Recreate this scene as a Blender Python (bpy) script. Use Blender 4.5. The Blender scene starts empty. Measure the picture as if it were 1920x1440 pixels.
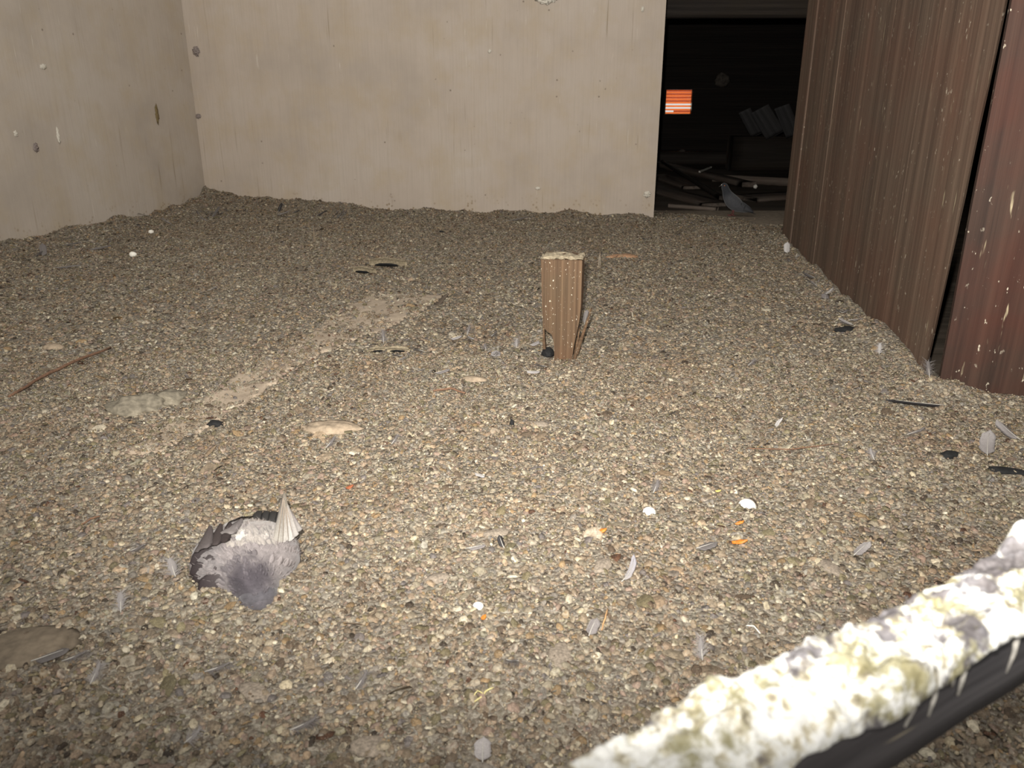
import bpy, math, random
import numpy as np
from mathutils import Vector, Matrix

random.seed(7); RNG = np.random.default_rng(11)
SC = bpy.context.scene
COL = SC.collection
PI = math.pi

# ---------------------------------------------------------------- camera
CAM_H = 0.75; PITCH = math.radians(19.5); FPX = 1480.0
cd = bpy.data.cameras.new('camera'); cam = bpy.data.objects.new('camera', cd); COL.objects.link(cam)
cam.location = (0, 0, CAM_H); cam.rotation_euler = (PI/2 - PITCH, 0, 0)
cd.sensor_width = 36; cd.lens = FPX/1920*36; cd.clip_start = 0.02; cd.clip_end = 80
cd.dof.use_dof = True; cd.dof.focus_distance = 2.4; cd.dof.aperture_fstop = 9
SC.camera = cam

# ---------------------------------------------------------------- world + lights + exposure
w = bpy.data.worlds.new('world'); SC.world = w; w.use_nodes = True
bgn = w.node_tree.nodes['Background']; bgn.inputs[0].default_value = (1.0, 0.965, 0.92, 1); bgn.inputs[1].default_value = 0.72
fl = bpy.data.lights.new('camera_flash', 'SPOT'); flo = bpy.data.objects.new('camera_flash', fl); COL.objects.link(flo)
fl.energy = 600; fl.color = (1.0, 0.955, 0.90); fl.spot_size = math.radians(133); fl.spot_blend = 1.0; fl.shadow_soft_size = 0.012
flo.location = (-0.035, 0.0, CAM_H + 0.085); flo.rotation_euler = (PI/2 + math.radians(13), 0, math.radians(-3))
SC.view_settings.view_transform = 'Standard'; SC.view_settings.look = 'None'
SC.view_settings.gamma = 1; SC.view_settings.use_curve_mapping = False
SC.view_settings.exposure = 0.0

# ---------------------------------------------------------------- helpers
def G(x, y, z=0.0):
    """ground point (on the plane z) seen at a photo pixel"""
    a = (x-960)/FPX; b = -(y-720)/FPX
    d = (a, math.cos(PITCH)+b*math.sin(PITCH), -math.sin(PITCH)+b*math.cos(PITCH))
    t = (CAM_H - z)/-d[2]
    return Vector((d[0]*t, d[1]*t, z))

def at_depth(x, y, Y):
    a = (x-960)/FPX; b = -(y-720)/FPX
    d = (a, math.cos(PITCH)+b*math.sin(PITCH), -math.sin(PITCH)+b*math.cos(PITCH))
    t = Y/d[1]
    return Vector((d[0]*t, Y, CAM_H + d[2]*t))

def hash2(ix, iy, seed):
    h = (ix.astype(np.int64)*374761393 + iy.astype(np.int64)*668265263 + seed*974711) & 0xffffffff
    h = ((h ^ (h >> 13))*1274126177) & 0xffffffff
    h = h ^ (h >> 16)
    return (h & 0xffff)/65535.0
def vnoise(x, y, seed=0):
    x = np.asarray(x, float); y = np.asarray(y, float)
    ix = np.floor(x); iy = np.floor(y); fx = x-ix; fy = y-iy
    fx = fx*fx*(3-2*fx); fy = fy*fy*(3-2*fy)
    a = hash2(ix, iy, seed); b = hash2(ix+1, iy, seed); c = hash2(ix, iy+1, seed); d = hash2(ix+1, iy+1, seed)
    return (a*(1-fx)+b*fx)*(1-fy) + (c*(1-fx)+d*fx)*fy
def fbm(x, y, seed=0, o=4):
    s = 0; a = .5; t = 0
    for k in range(o):
        s = s + a*vnoise(np.asarray(x)*2**k, np.asarray(y)*2**k, seed+k*17); t += a; a *= .5
    return s/t

BACK_L = (-2.278, 6.009); BACK_R = (0.962, 5.436)
LEFT_N = (-2.70, 4.08); LW_DIR = Vector((0.2137, 0.9769)).normalized()
RP_F = (1.581, 4.651); RP_N = (1.188, 2.11)
B2_N = (1.179, 2.0475); B2_DIR = Vector((0.934, -0.357)).normalized()

def seg_dist(x, y, a, b):
    ax, ay = a; bx, by = b; dx, dy = bx-ax, by-ay; L = dx*dx+dy*dy
    t = np.clip(((x-ax)*dx+(y-ay)*dy)/L, 0, 1)
    return np.hypot(x-ax-t*dx, y-ay-t*dy)

BIRD = G(460, 1052)
POSTP = G(1052, 676)
# half-buried dusty plank (near narrow end -> far wide end)
PLK = [G(212, 856), G(300, 852), G(600, 668), G(780, 592), G(846, 553), G(690, 552), G(560, 640), G(390, 740)]
PL_A = G(245, 852); PL_B = G(770, 563)

def gh(x, y):
    """height of the littered ground"""
    x = np.asarray(x, float); y = np.asarray(y, float)
    z = (fbm(x*2.2+5, y*2.2+9, 3, 3)-.5)*.035 + (fbm(x*14, y*14, 5, 3)-.5)*.016
    db = seg_dist(x, y, BACK_L, (BACK_L[0]+(BACK_R[0]-BACK_L[0])*.97, BACK_L[1]+(BACK_R[1]-BACK_L[1])*.97))
    dl = seg_dist(x, y, (-3.1, 2.2), BACK_L)
    dr = seg_dist(x, y, RP_N, RP_F); d2 = seg_dist(x, y, B2_N, (2.4, 1.58))
    lump = fbm(x*5+3, y*5, 21, 3)
    z = z + .05*np.exp(-(db/.13)**2)*(.2+1.3*lump) + .07*np.exp(-(dl/.20)**2)*(.3+1.2*lump)
    z = z + .035*np.exp(-(dr/.08)**2)*lump*1.4 + .03*np.exp(-(d2/.07)**2)*lump
    cx, cy = BACK_L; z = z + .05*np.exp(-((x-cx-.55)**2+(y-cy+.15)**2)/.35)
    # low ridge by the door jamb
    p = G(1295, 412); z = z + .03*np.exp(-((x-p.x)**2/.05+(y-p.y)**2/.05))
    # hollow round the bird with a raised rim
    rb = np.hypot((x-BIRD.x)/1.15, (y-BIRD.y-.02))
    z = z - .030*np.exp(-(rb/.085)**4) + .012*np.exp(-((rb-.125)/.03)**2)
    # hole at the stake
    q = G(1022, 668); z = z - .045*np.exp(-(((x-q.x)/.026)**2+((y-q.y)/.045)**2)**1.5)
    # groove at the left
    a = G(20, 742); b = G(205, 655); z = z - .014*np.exp(-(seg_dist(x, y, (a.x, a.y), (b.x, b.y))/.012)**2)
    return z
def ghs(x, y): return float(gh(np.array([x]), np.array([y]))[0])
def gp(px, py, dz=0.0):
    p = G(px, py)
    for _ in range(4):
        z = ghs(p.x, p.y); p = G(px, py, z)
    return Vector((p.x, p.y, p.z+dz))

def raw_mesh(name, verts, faces, smooth=True, cols=None):
    me = bpy.data.meshes.new(name)
    me.from_pydata([tuple(v) for v in verts], [], faces)
    if smooth: me.polygons.foreach_set('use_smooth', [True]*len(me.polygons))
    if cols is not None:
        ca = me.color_attributes.new('Col', 'FLOAT_COLOR', 'POINT')
        ca.data.foreach_set('color', np.asarray(cols, dtype=np.float32).reshape(-1))
    me.update(); return me
def np_mesh(name, V, F, smooth=True, cols=None):
    """V (n,3); F list of int arrays (m,k)"""
    me = bpy.data.meshes.new(name)
    me.vertices.add(len(V)); me.vertices.foreach_set('co', np.ascontiguousarray(V, dtype=np.float32).reshape(-1))
    idx = np.concatenate([f.reshape(-1) for f in F]); tot = np.concatenate([np.full(len(f), f.shape[1]) for f in F])
    st = np.concatenate([[0], np.cumsum(tot)[:-1]])
    me.loops.add(len(idx)); me.loops.foreach_set('vertex_index', idx.astype(np.int32))
    me.polygons.add(len(tot)); me.polygons.foreach_set('loop_start', st.astype(np.int32))
    me.polygons.foreach_set('use_smooth', np.full(len(tot), smooth))
    if cols is not None:
        ca = me.color_attributes.new('Col', 'FLOAT_COLOR', 'POINT')
        ca.data.foreach_set('color', np.ascontiguousarray(cols, dtype=np.float32).reshape(-1))
    me.update(calc_edges=True); me.validate(); return me

def obj(name, me, mat, parent=None, loc=None, rot=None):
    o = bpy.data.objects.new(name, me); COL.objects.link(o)
    if me is not None and mat is not None and len(me.materials) == 0: me.materials.append(mat)
    if parent: o.parent = parent
    if loc is not None: o.location = loc
    if rot is not None: o.rotation_euler = rot
    return o
def tag(o, label, cat, group=None, kind=None):
    o['label'] = label; o['category'] = cat
    if group: o['group'] = group
    if kind: o['kind'] = kind
    return o
def struct(o): o['kind'] = 'structure'; return o
def empty(name, loc, rz=0.0, rot=None):
    o = bpy.data.objects.new(name, None); COL.objects.link(o); o.location = loc
    o.rotation_euler = rot if rot else (0, 0, rz); o.empty_display_size = .05; return o

def prism(pts, z0, z1):
    n = len(pts); V = [(p[0], p[1], z0) for p in pts]+[(p[0], p[1], z1) for p in pts]
    F = [list(range(n))[::-1], list(range(n, 2*n))]+[[i, (i+1) % n, n+(i+1) % n, n+i] for i in range(n)]
    return V, F
def slab(a, b, t, side=1):
    """footprint of a vertical panel from a to b, thickness t to the left (side=1) or right"""
    a = Vector(a[:2]); b = Vector(b[:2]); d = (b-a).normalized(); n = Vector((-d.y, d.x))*side*t
    P = [a, b, b+n, a+n]
    return P if side == 1 else P[::-1]

# rough beam: box with subdivided, noisy surface.  length along X, width Y, height Z, origin at centre
def rough_beam(L, W, H, nl=24, nw=4, nh=3, amp=.003, seed=0, taper=None, bend=0.0):
    V = []; F = []
    ring = []
    for i in range(nw): ring.append((-.5+i/nw, .5))
    for i in range(nh): ring.append((.5, .5-i/nh))
    for i in range(nw): ring.append((.5-i/nw, -.5))
    for i in range(nh): ring.append((-.5, -.5+i/nh))
    m = len(ring); rs = random.Random(seed)
    prof = [rs.uniform(-1, 1) for _ in range(m)]
    for k in range(nl+1):
        t = k/nl; s = taper(t) if taper else 1.0
        for j, (a, b) in enumerate(ring):
            c = .94 if abs(a) == .5 and abs(b) == .5 else 1
            n = prof[j]*.6 + rs.uniform(-1, 1)*.6
            V.append(((t-.5)*L, a*W*s*c + (amp*n if abs(a) == .5 else 0), b*H*s*c + (amp*n if abs(b) == .5 else 0) + bend*4*t*(1-t)))
    for k in range(nl):
        for j in range(m):
            j2 = (j+1) % m
            F.append([k*m+j, k*m+j2, (k+1)*m+j2, (k+1)*m+j])
    F.append(list(range(m))[::1]); F.append([nl*m+j for j in range(m)][::-1])
    return V, F

# ---------------------------------------------------------------- materials
def new_mat(name):
    m = bpy.data.materials.new(name); m.use_nodes = True; nt = m.node_tree
    return m, nt, nt.nodes['Principled BSDF']
def nd(nt, t, **k):
    n = nt.nodes.new(t)
    for a, v in k.items():
        if a == 'inp':
            for i, x in v.items(): n.inputs[i].default_value = x
        else: setattr(n, a, v)
    return n
def lk(nt, a, b): nt.links.new(a, b)
def ramp(nt, stops, src=None, interp='LINEAR'):
    r = nt.nodes.new('ShaderNodeValToRGB'); r.color_ramp.interpolation = interp
    e = r.color_ramp.elements
    while len(e) < len(stops): e.new(.5)
    for i, (p, c) in enumerate(stops): e[i].position = p; e[i].color = (*c, 1) if len(c) == 3 else c
    if src is not None: lk(nt, src, r.inputs[0])
    return r
def mix(nt, fac, a, b, mode='MIX'):
    n = nt.nodes.new('ShaderNodeMix'); n.data_type = 'RGBA'; n.blend_type = mode
    for i, v in ((0, fac), (6, a), (7, b)):
        if isinstance(v, (int, float)): n.inputs[i].default_value = v
        elif isinstance(v, tuple): n.inputs[i].default_value = (*v, 1) if len(v) == 3 else v
        else: lk(nt, v, n.inputs[i])
    return n.outputs[2]
def coords(nt, scale=(1, 1, 1), kind='Object', rot=(0, 0, 0)):
    tc = nt.nodes.new('ShaderNodeTexCoord'); mp = nt.nodes.new('ShaderNodeMapping')
    mp.inputs['Scale'].default_value = scale; mp.inputs['Rotation'].default_value = rot
    lk(nt, tc.outputs[kind], mp.inputs[0]); return mp.outputs[0]
def noise(nt, vec, scale, detail=4, rough=.55, dist=0):
    n = nt.nodes.new('ShaderNodeTexNoise'); n.inputs['Scale'].default_value = scale
    n.inputs['Detail'].default_value = detail; n.inputs['Roughness'].default_value = rough; n.inputs['Distortion'].default_value = dist
    lk(nt, vec, n.inputs['Vector']); return n.outputs['Fac']
def voro(nt, vec, scale, feat='F1', out='Distance', rnd=1):
    n = nt.nodes.new('ShaderNodeTexVoronoi'); n.feature = feat; n.inputs['Scale'].default_value = scale
    n.inputs['Randomness'].default_value = rnd; lk(nt, vec, n.inputs['Vector']); return n.outputs[out]
def bump(nt, b, h, strength, dist=.01):
    n = nt.nodes.new('ShaderNodeBump'); n.inputs['Strength'].default_value = strength; n.inputs['Distance'].default_value = dist
    lk(nt, h, n.inputs['Height']); lk(nt, n.outputs[0], b.inputs['Normal'])

def mat_simple(name, col, rough=.8, var=.25, scale=60, bmp=.3, spec=.3, dist=.002):
    m, nt, b = new_mat(name); v = coords(nt); n = noise(nt, v, scale, 5)
    c0 = tuple(x*(1-var) for x in col); c1 = tuple(min(1, x*(1+var)) for x in col)
    r = ramp(nt, [(.3, c0), (.7, c1)], n); lk(nt, r.outputs[0], b.inputs['Base Color'])
    b.inputs['Roughness'].default_value = rough; b.inputs['Specular IOR Level'].default_value = spec
    if bmp: bump(nt, b, n, bmp, dist)
    return m

def mat_wall(name, base, seed=0.0):
    m, nt, b = new_mat(name)
    v = coords(nt, (1, 1, 1)); big = noise(nt, v, 1.6+seed*.1, 4, .6)
    c = ramp(nt, [(.3, tuple(x*.86 for x in base)), (.5, base), (.72, (base[0]*1.06, base[1]*1.09, base[2]*1.12))], big).outputs[0]
    # mottled yellowish and pinkish clouds
    cl = noise(nt, v, 4.5, 5, .6); c = mix(nt, ramp(nt, [(.46, (0, 0, 0)), (.68, (.5, .5, .5))], cl).outputs[0], c, (base[0]*.93, base[1]*.87, base[2]*.70))
    # fine vertical brush texture
    vs = coords(nt, (60, 60, 1.6)); st = noise(nt, vs, 1.5, 4, .7)
    c = mix(nt, ramp(nt, [(.35, (.30, .30, .30)), (.55, (0, 0, 0))], st).outputs[0], c, tuple(x*.78 for x in base))
    # sparse narrow drip streaks
    vd = coords(nt, (30, 30, .9)); dr = noise(nt, vd, 1.3, 2, .5); msk = noise(nt, v, 2.2, 3)
    f = ramp(nt, [(.655, (0, 0, 0)), (.73, (.55, .55, .55))], dr).outputs[0]
    f2 = ramp(nt, [(.45, (0, 0, 0)), (.6, (1, 1, 1))], msk).outputs[0]
    c = mix(nt, mix(nt, 1.0, f, f2, 'MULTIPLY'), c, (.17, .125, .06))
    vd2 = coords(nt, (40, 40, 2.6), rot=(.02, 0, 0)); dr2 = noise(nt, vd2, 1.7, 2, .5)
    c = mix(nt, ramp(nt, [(.70, (0, 0, 0)), (.75, (.4, .4, .4))], dr2).outputs[0], c, (.72, .68, .58))
    # specks
    sp = voro(nt, v, 13); gate = ramp(nt, [(.52, (0, 0, 0)), (.58, (1, 1, 1))], noise(nt, v, 11, 3)).outputs[0]
    c = mix(nt, mix(nt, 1.0, gate, ramp(nt, [(.05, (.7, .7, .7)), (.10, (0, 0, 0))], sp).outputs[0], 'MULTIPLY'), c, (.14, .11, .08))
    
    # soiled foot of the wall
    sep = nd(nt, 'ShaderNodeSeparateXYZ'); lk(nt, coords(nt), sep.inputs[0])
    ft = ramp(nt, [(.03, (1, 1, 1)), (.17, (0, 0, 0))], sep.outputs[2]).outputs[0]
    fs = voro(nt, v, 38); ff = mix(nt, 1.0, ft, ramp(nt, [(.22, (.9, .9, .9)), (.36, (0, 0, 0))], fs).outputs[0], 'MULTIPLY')
    ff = mix(nt, 1.0, ff, ramp(nt, [(.5, (0, 0, 0)), (.6, (1, 1, 1))], noise(nt, v, 9, 3)).outputs[0], 'MULTIPLY')
    c = mix(nt, ff, c, (.20, .14, .07))
    gr = noise(nt, v, 420, 2); c = mix(nt, 1.0, c, ramp(nt, [(.3, (.93, .93, .93)), (.7, (1.05, 1.05, 1.05))], gr).outputs[0], 'MULTIPLY')
    lk(nt, c, b.inputs['Base Color']); b.inputs['Roughness'].default_value = .85; b.inputs['Specular IOR Level'].default_value = .15
    bump(nt, b, noise(nt, v, 45, 5), .18, .004); return m

def mat_boards(name, c_a, c_b, c_red, along='z', white=.6, scale=1.0, redk=.5, speck=75, gate=.46):
    """weathered wood, grain along one local axis"""
    m, nt, b = new_mat(name)
    lo = .55; hi = 42*scale
    sc = {'z': (hi, hi, lo), 'x': (lo, hi, hi), 'y': (hi, lo, hi)}[along]
    v = coords(nt, sc); g = noise(nt, v, 1.0, 6, .75, .4)
    v0 = coords(nt); big = noise(nt, v0, 3.0, 4)
    c = ramp(nt, [(.28, tuple(x*.45 for x in c_a)), (.45, c_a), (.62, c_b), (.8, tuple(x*1.35 for x in c_b))], g).outputs[0]
    c = mix(nt, ramp(nt, [(.42, (0, 0, 0)), (.66, (redk, redk, redk))], big).outputs[0], c, mix(nt, g, tuple(x*.6 for x in c_red), tuple(x*1.4 for x in c_red)))
    g2 = noise(nt, coords(nt, tuple(x*.22 for x in sc[:3])), 1.0, 3)
    c = mix(nt, 1.0, c, ramp(nt, [(.3, (.70, .70, .70)), (.7, (1.18, 1.18, 1.18))], g2).outputs[0], 'MULTIPLY')
    if white:
        s2 = {'z': (70, 70, 7), 'x': (7, 70, 70), 'y': (70, 7, 70)}[along]
        st = noise(nt, coords(nt, s2), 1.0, 3, .6); mk = noise(nt, v0, 5, 3)
        f = mix(nt, 1.0, ramp(nt, [(.66, (0, 0, 0)), (.72, (white, white, white))], st).outputs[0], ramp(nt, [(.45, (0, 0, 0)), (.62, (1, 1, 1))], mk).outputs[0], 'MULTIPLY')
        c = mix(nt, f, c, (.55, .47, .30))
        sp = noise(nt, coords(nt, {'z': (1, 1, .55), 'x': (.55, 1, 1), 'y': (1, .55, 1)}[along]), speck, 3, .6); f3 = mix(nt, 1.0, ramp(nt, [(.66, (0, 0, 0)), (.70, (white, white, white))], sp).outputs[0], ramp(nt, [(gate, (0, 0, 0)), (gate+.12, (1, 1, 1))], noise(nt, v0, 9, 3)).outputs[0], 'MULTIPLY')
        c = mix(nt, f3, c, (.58, .52, .40))
    lk(nt, c, b.inputs['Base Color']); b.inputs['Roughness'].default_value = .72; b.inputs['Specular IOR Level'].default_value = .25
    bump(nt, b, g, .5, .004); return m

def mat_litter(name, mul=1.0):
    m, nt, b = new_mat(name)
    at = nd(nt, 'ShaderNodeAttribute', attribute_name='Col'); v = coords(nt)
    n1 = noise(nt, v, 190, 4, .7); n2 = noise(nt, v, 620, 3, .65)
    c = mix(nt, 1.0, at.outputs[0], ramp(nt, [(.28, (.45*mul, .44*mul, .42*mul)), (.5, (1*mul, 1*mul, 1*mul)), (.74, (1.55*mul, 1.55*mul, 1.5*mul))], n1).outputs[0], 'MULTIPLY')
    c = mix(nt, ramp(nt, [(.60, (0, 0, 0)), (.70, (.5, .5, .5))], n2).outputs[0], c, (.55, .53, .44))
    big = noise(nt, v, 3.2, 4, .6)
    c = mix(nt, 1.0, c, ramp(nt, [(.3, (.90, .81, .70)), (.46, (1.0, .97, .90)), (.6, (1.0, 1.0, .94)), (.75, (1.04, 1.05, 1.04))], big).outputs[0], 'MULTIPLY')
    lk(nt, c, b.inputs['Base Color']); b.inputs['Roughness'].default_value = .75; b.inputs['Specular IOR Level'].default_value = .35
    bump(nt, b, n1, .5, .002); return m

def mat_bed(name):
    m, nt, b = new_mat(name); v = coords(nt, (1, 1, .5)); dn = nd(nt, 'ShaderNodeTexNoise'); dn.inputs['Scale'].default_value = 90; lk(nt, v, dn.inputs['Vector'])
    vd = mix(nt, .004, v, dn.outputs['Color'], 'ADD')
    def cells(sc):
        vo = nd(nt, 'ShaderNodeTexVoronoi'); vo.inputs['Scale'].default_value = sc; lk(nt, vd, vo.inputs['Vector'])
        se = nd(nt, 'ShaderNodeSeparateColor'); lk(nt, vo.outputs['Color'], se.inputs[0])
        return ramp(nt, [(0, (.07, .055, .042)), (.22, (.13, .105, .08)), (.45, (.19, .155, .12)), (.62, (.155, .145, .11)), (.8, (.24, .205, .16)), (.93, (.34, .31, .25))], se.outputs[0]).outputs[0], vo.outputs['Distance']
    c1, d1 = cells(115); c2, d2 = cells(260)
    c = mix(nt, .5, c1, c2); n2 = noise(nt, v, 500, 3)
    c = mix(nt, ramp(nt, [(.60, (0, 0, 0)), (.70, (.5, .5, .5))], n2).outputs[0], c, (.50, .47, .38))
    lk(nt, c, b.inputs['Base Color']); b.inputs['Roughness'].default_value = .85; b.inputs['Specular IOR Level'].default_value = .2
    inv = nd(nt, 'ShaderNodeMath', operation='SUBTRACT'); inv.inputs[0].default_value = 1; lk(nt, d1, inv.inputs[1]); bump(nt, b, inv.outputs[0], .7, .006); return m

def mat_attr(name, rough=.7, nscale=300, amt=.25, spec=.3, bmp=.2):
    m, nt, b = new_mat(name); at = nd(nt, 'ShaderNodeAttribute', attribute_name='Col'); v = coords(nt)
    n = noise(nt, v, nscale, 3)
    c = mix(nt, 1.0, at.outputs[0], ramp(nt, [(.3, (1-amt,)*3), (.7, (1+amt,)*3)], n).outputs[0], 'MULTIPLY')
    lk(nt, c, b.inputs['Base Color']); b.inputs['Roughness'].default_value = rough; b.inputs['Specular IOR Level'].default_value = spec
    bump(nt, b, n, bmp, .001); return m

def mat_down():
    m, nt, b = new_mat('down'); at = nd(nt, 'ShaderNodeAttribute', attribute_name='Col'); lk(nt, at.outputs[0], b.inputs['Base Color']); b.inputs['Roughness'].default_value = .9
    b.inputs['Alpha'].default_value = .55; b.inputs['Specular IOR Level'].default_value = .1; return m
def mat_crust(name):
    """white droppings crust with olive, ochre and grey patches"""
    m, nt, b = new_mat(name); v = coords(nt)
    n1 = noise(nt, v, 24, 5, .7); n2 = noise(nt, v, 60, 5, .65); n3 = noise(nt, coords(nt, rot=(1, .5, .2)), 22, 4, .6)
    c = ramp(nt, [(.34, (.20, .17, .13)), (.42, (.55, .50, .36)), (.49, (.86, .86, .81)), (.7, (.92, .92, .90))], n2).outputs[0]
    c = mix(nt, ramp(nt, [(.48, (0, 0, 0)), (.57, (.9, .9, .9))], n1).outputs[0], c, mix(nt, n2, (.14, .12, .05), (.40, .37, .20)))
    c = mix(nt, ramp(nt, [(.52, (0, 0, 0)), (.58, (.92, .92, .92))], n3).outputs[0], c, (.10, .09, .10))
    lk(nt, c, b.inputs['Base Color']); b.inputs['Roughness'].default_value = .7
    bump(nt, b, n2, .8, .004); return m

M_WALL_B = mat_wall('plaster_back', (.475, .405, .335)); M_WALL_L = mat_wall('plaster_left', (.455, .395, .33), 3)
M_BOARD = mat_boards('weathered_boards', (.092, .061, .042), (.140, .096, .067), (.125, .052, .032), 'z', .6, .75, .38)
M_BOARD_RED = mat_boards('red_brown_board', (.034, .018, .012), (.056, .030, .020), (.062, .018, .010), 'z', .8, .5, .9)
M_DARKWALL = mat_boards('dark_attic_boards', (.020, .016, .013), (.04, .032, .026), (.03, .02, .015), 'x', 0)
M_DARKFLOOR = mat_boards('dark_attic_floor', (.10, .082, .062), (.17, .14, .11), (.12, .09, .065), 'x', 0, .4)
M_TIMBER = mat_boards('old_timber', (.085, .068, .05), (.14, .11, .085), (.09, .06, .04), 'x', 0, 1)
M_STAKE = mat_boards('stake_wood', (.080, .050, .027), (.130, .084, .047), (.12, .056, .028), 'z', .95, 2.2, .5, 170, .18)
M_PLANK = mat_boards('dusty_plank', (.40, .31, .22), (.50, .40, .29), (.42, .31, .22), 'x', .3, .5, .2)
M_CONC = mat_simple('slab', (.20, .17, .14)); M_LIT = mat_litter('dried_droppings', .70); M_BED = mat_bed('litter_bed')
M_FEA = mat_attr('feather', .65, 500, .15, .25); M_DOWN = mat_down(); M_CRUST = mat_crust('white_crust')
M_BEAM = mat_boards('dark_beam', (.055, .052, .055), (.085, .08, .082), (.07, .055, .05), 'x', .5, .8, .3)
M_STONE = mat_simple('mortar', (.30, .235, .165), .9, .3, 80, .8); M_STONE_G = mat_simple('grey_mortar', (.20, .175, .13), .9, .4, 60, .9)
M_SHELL = mat_simple('eggshell', (.82, .79, .70), .5, .06, 60, .1)
M_ORANGE = mat_simple('orange_flake', (.46, .15, .02), .5, .35, 300, .2)
M_TWIG = mat_simple('twig', (.16, .09, .055), .85, .35, 200, .5); M_STRAW = mat_simple('straw', (.55, .48, .22), .7, .2, 200, .2)
M_BARK = mat_simple('bark', (.29, .24, .16), .85, .4, 120, .8); M_BLACK = mat_simple('black_debris_and_shade', (.012, .012, .012), .8, .4, 100, .5)  # black: debris, also painted shade under bark curls and in the stake hole

# ---------------------------------------------------------------- room shell
BR = Vector(BACK_R); BL = Vector(BACK_L); bdir = (BR-BL).normalized()
V, F = prism([(-4.5, -1.2), (7, -1.2), (7, 17.5), (-4.5, 17.5)], -.16, -.08); struct(obj('floor', raw_mesh('floor', V, F, False), M_DARKFLOOR))
def wall(name, a, b, t, side, z0, z1, mat):
    a = Vector(a[:2]); b = Vector(b[:2]); d = (b-a); L = d.length; n = t*side
    P = [(0, 0), (L, 0), (L, n), (0, n)]
    if side < 0: P = P[::-1]
    V, F = prism(P, z0, z1); o = obj(name, raw_mesh(name, V, F, False), mat, loc=(a.x, a.y, 0), rot=(0, 0, math.atan2(d.y, d.x)))
    return struct(o)
LN = Vector(LEFT_N) - LW_DIR*3.6
o = wall('wall_back', BL-bdir*.05, BR, .06, 1, -.08, 2.5, M_WALL_B)
o = wall('wall_left', LN, BL, .06, 1, -.08, 2.5, M_WALL_L)

# right partition: broad boards standing side by side, small grooves between
rd = (Vector(RP_F)-Vector(RP_N)).normalized(); RL = (Vector(RP_F)-Vector(RP_N)).length
def partition():
    # local x along from near to far, y = thickness away from room; grooved face
    V = []; F = []; x = 0.0; rs = random.Random(5); widths = [.52, .40, .30, .46, .24, .36, .26]; s = sum(widths)
    for k, wd in enumerate(widths):
        wd = wd/s*RL; g = .006; off = rs.uniform(0, .008)
        n = 30; x0, x1 = x+ (0 if k == 0 else g), x+wd
        base = len(V)
        for i in range(n+1):
            z = -.08+i*(2.58/n)
            e0 = x0 + ((.010*(vnoise(z*6, 0, 4)-.5)+.075*max(0, 1-z/.9)) if k == 0 else 0)
            V += [(float(e0), -off, z), (x1, -off, z), (x1, -(.014 if k == 0 else .035), z), (float(e0)+(.012 if k == 0 else 0), -(.014 if k == 0 else .035), z)]
        for i in range(n):
            a = base+i*4; c = a+4
            for j in range(4): F.append([a+j, a+(j+1) % 4, c+(j+1) % 4, c+j])
        F.append([base+3, base+2, base+1, base]); F.append([base+n*4+j for j in range(4)])
        x += wd
    V = [(a, b, c) for a, b, c in V]
    return V, F
V, F = partition()
F = [f[::-1] for f in F]
o = struct(obj('wall_right', raw_mesh('wall_right', V, F, False), M_BOARD, loc=(RP_N[0], RP_N[1], 0), rot=(0, 0, math.atan2(rd.y, rd.x))))

# red-brown board beyond the gap, turned to face the room, then the partition it belongs to
a = Vector(B2_N); 
def board2():
    W = .42; n = 26; V = []; F = []
    for i in range(n+1):
        z = -.08+i*2.58/n; e = float(.010*(vnoise(z*4+3, 1, 9)-.5)) - .008*min(1.2, z/1.0)
        V += [(e, 0, z), (e+.008, -.003, z), (W, 0, z), (W, .03, z), (e, .03, z)]
    for i in range(n):
        for j in range(5): F.append([i*5+j, i*5+(j+1) % 5, (i+1)*5+(j+1) % 5, (i+1)*5+j])
    F.append([4, 3, 2, 1, 0]); F.append([n*5+j for j in range(5)]); return V, F
V, F = board2()
o = obj('wooden_board', raw_mesh('wooden_board', V, F, False), M_BOARD_RED, loc=(a.x, a.y, 0), rot=(0, 0, math.atan2(B2_DIR.y, B2_DIR.x)))
tag(o, 'red-brown upright board at the right edge, past the black gap', 'board')
e0 = a + B2_DIR*.425; e1 = a + B2_DIR*3.9
wall('wall_front', e0, e1, .03, 1, -.08, 2.5, M_BOARD_RED)

# dark attic beyond
wall('wall_far', (-3.6, 15.2), (6.2, 15.2), .1, 1, -.08, 2.6, M_DARKWALL) if False else None
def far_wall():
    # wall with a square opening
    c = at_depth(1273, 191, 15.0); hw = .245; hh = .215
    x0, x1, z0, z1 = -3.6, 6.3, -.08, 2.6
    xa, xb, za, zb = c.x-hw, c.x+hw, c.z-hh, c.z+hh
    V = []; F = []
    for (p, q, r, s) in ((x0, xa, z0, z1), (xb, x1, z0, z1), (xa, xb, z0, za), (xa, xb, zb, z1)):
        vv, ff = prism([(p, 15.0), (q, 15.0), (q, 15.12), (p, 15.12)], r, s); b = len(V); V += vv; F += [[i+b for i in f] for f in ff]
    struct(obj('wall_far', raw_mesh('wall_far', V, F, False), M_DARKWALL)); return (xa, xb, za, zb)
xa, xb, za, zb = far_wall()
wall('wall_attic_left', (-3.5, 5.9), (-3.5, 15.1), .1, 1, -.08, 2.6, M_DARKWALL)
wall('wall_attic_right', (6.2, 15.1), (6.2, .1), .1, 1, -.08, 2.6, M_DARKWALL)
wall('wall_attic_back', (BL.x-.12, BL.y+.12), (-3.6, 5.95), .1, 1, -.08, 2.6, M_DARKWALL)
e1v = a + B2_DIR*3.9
wall('wall_attic_front', e1v, (6.3, .1), .1, 1, -.08, 2.6, M_DARKWALL)
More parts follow.
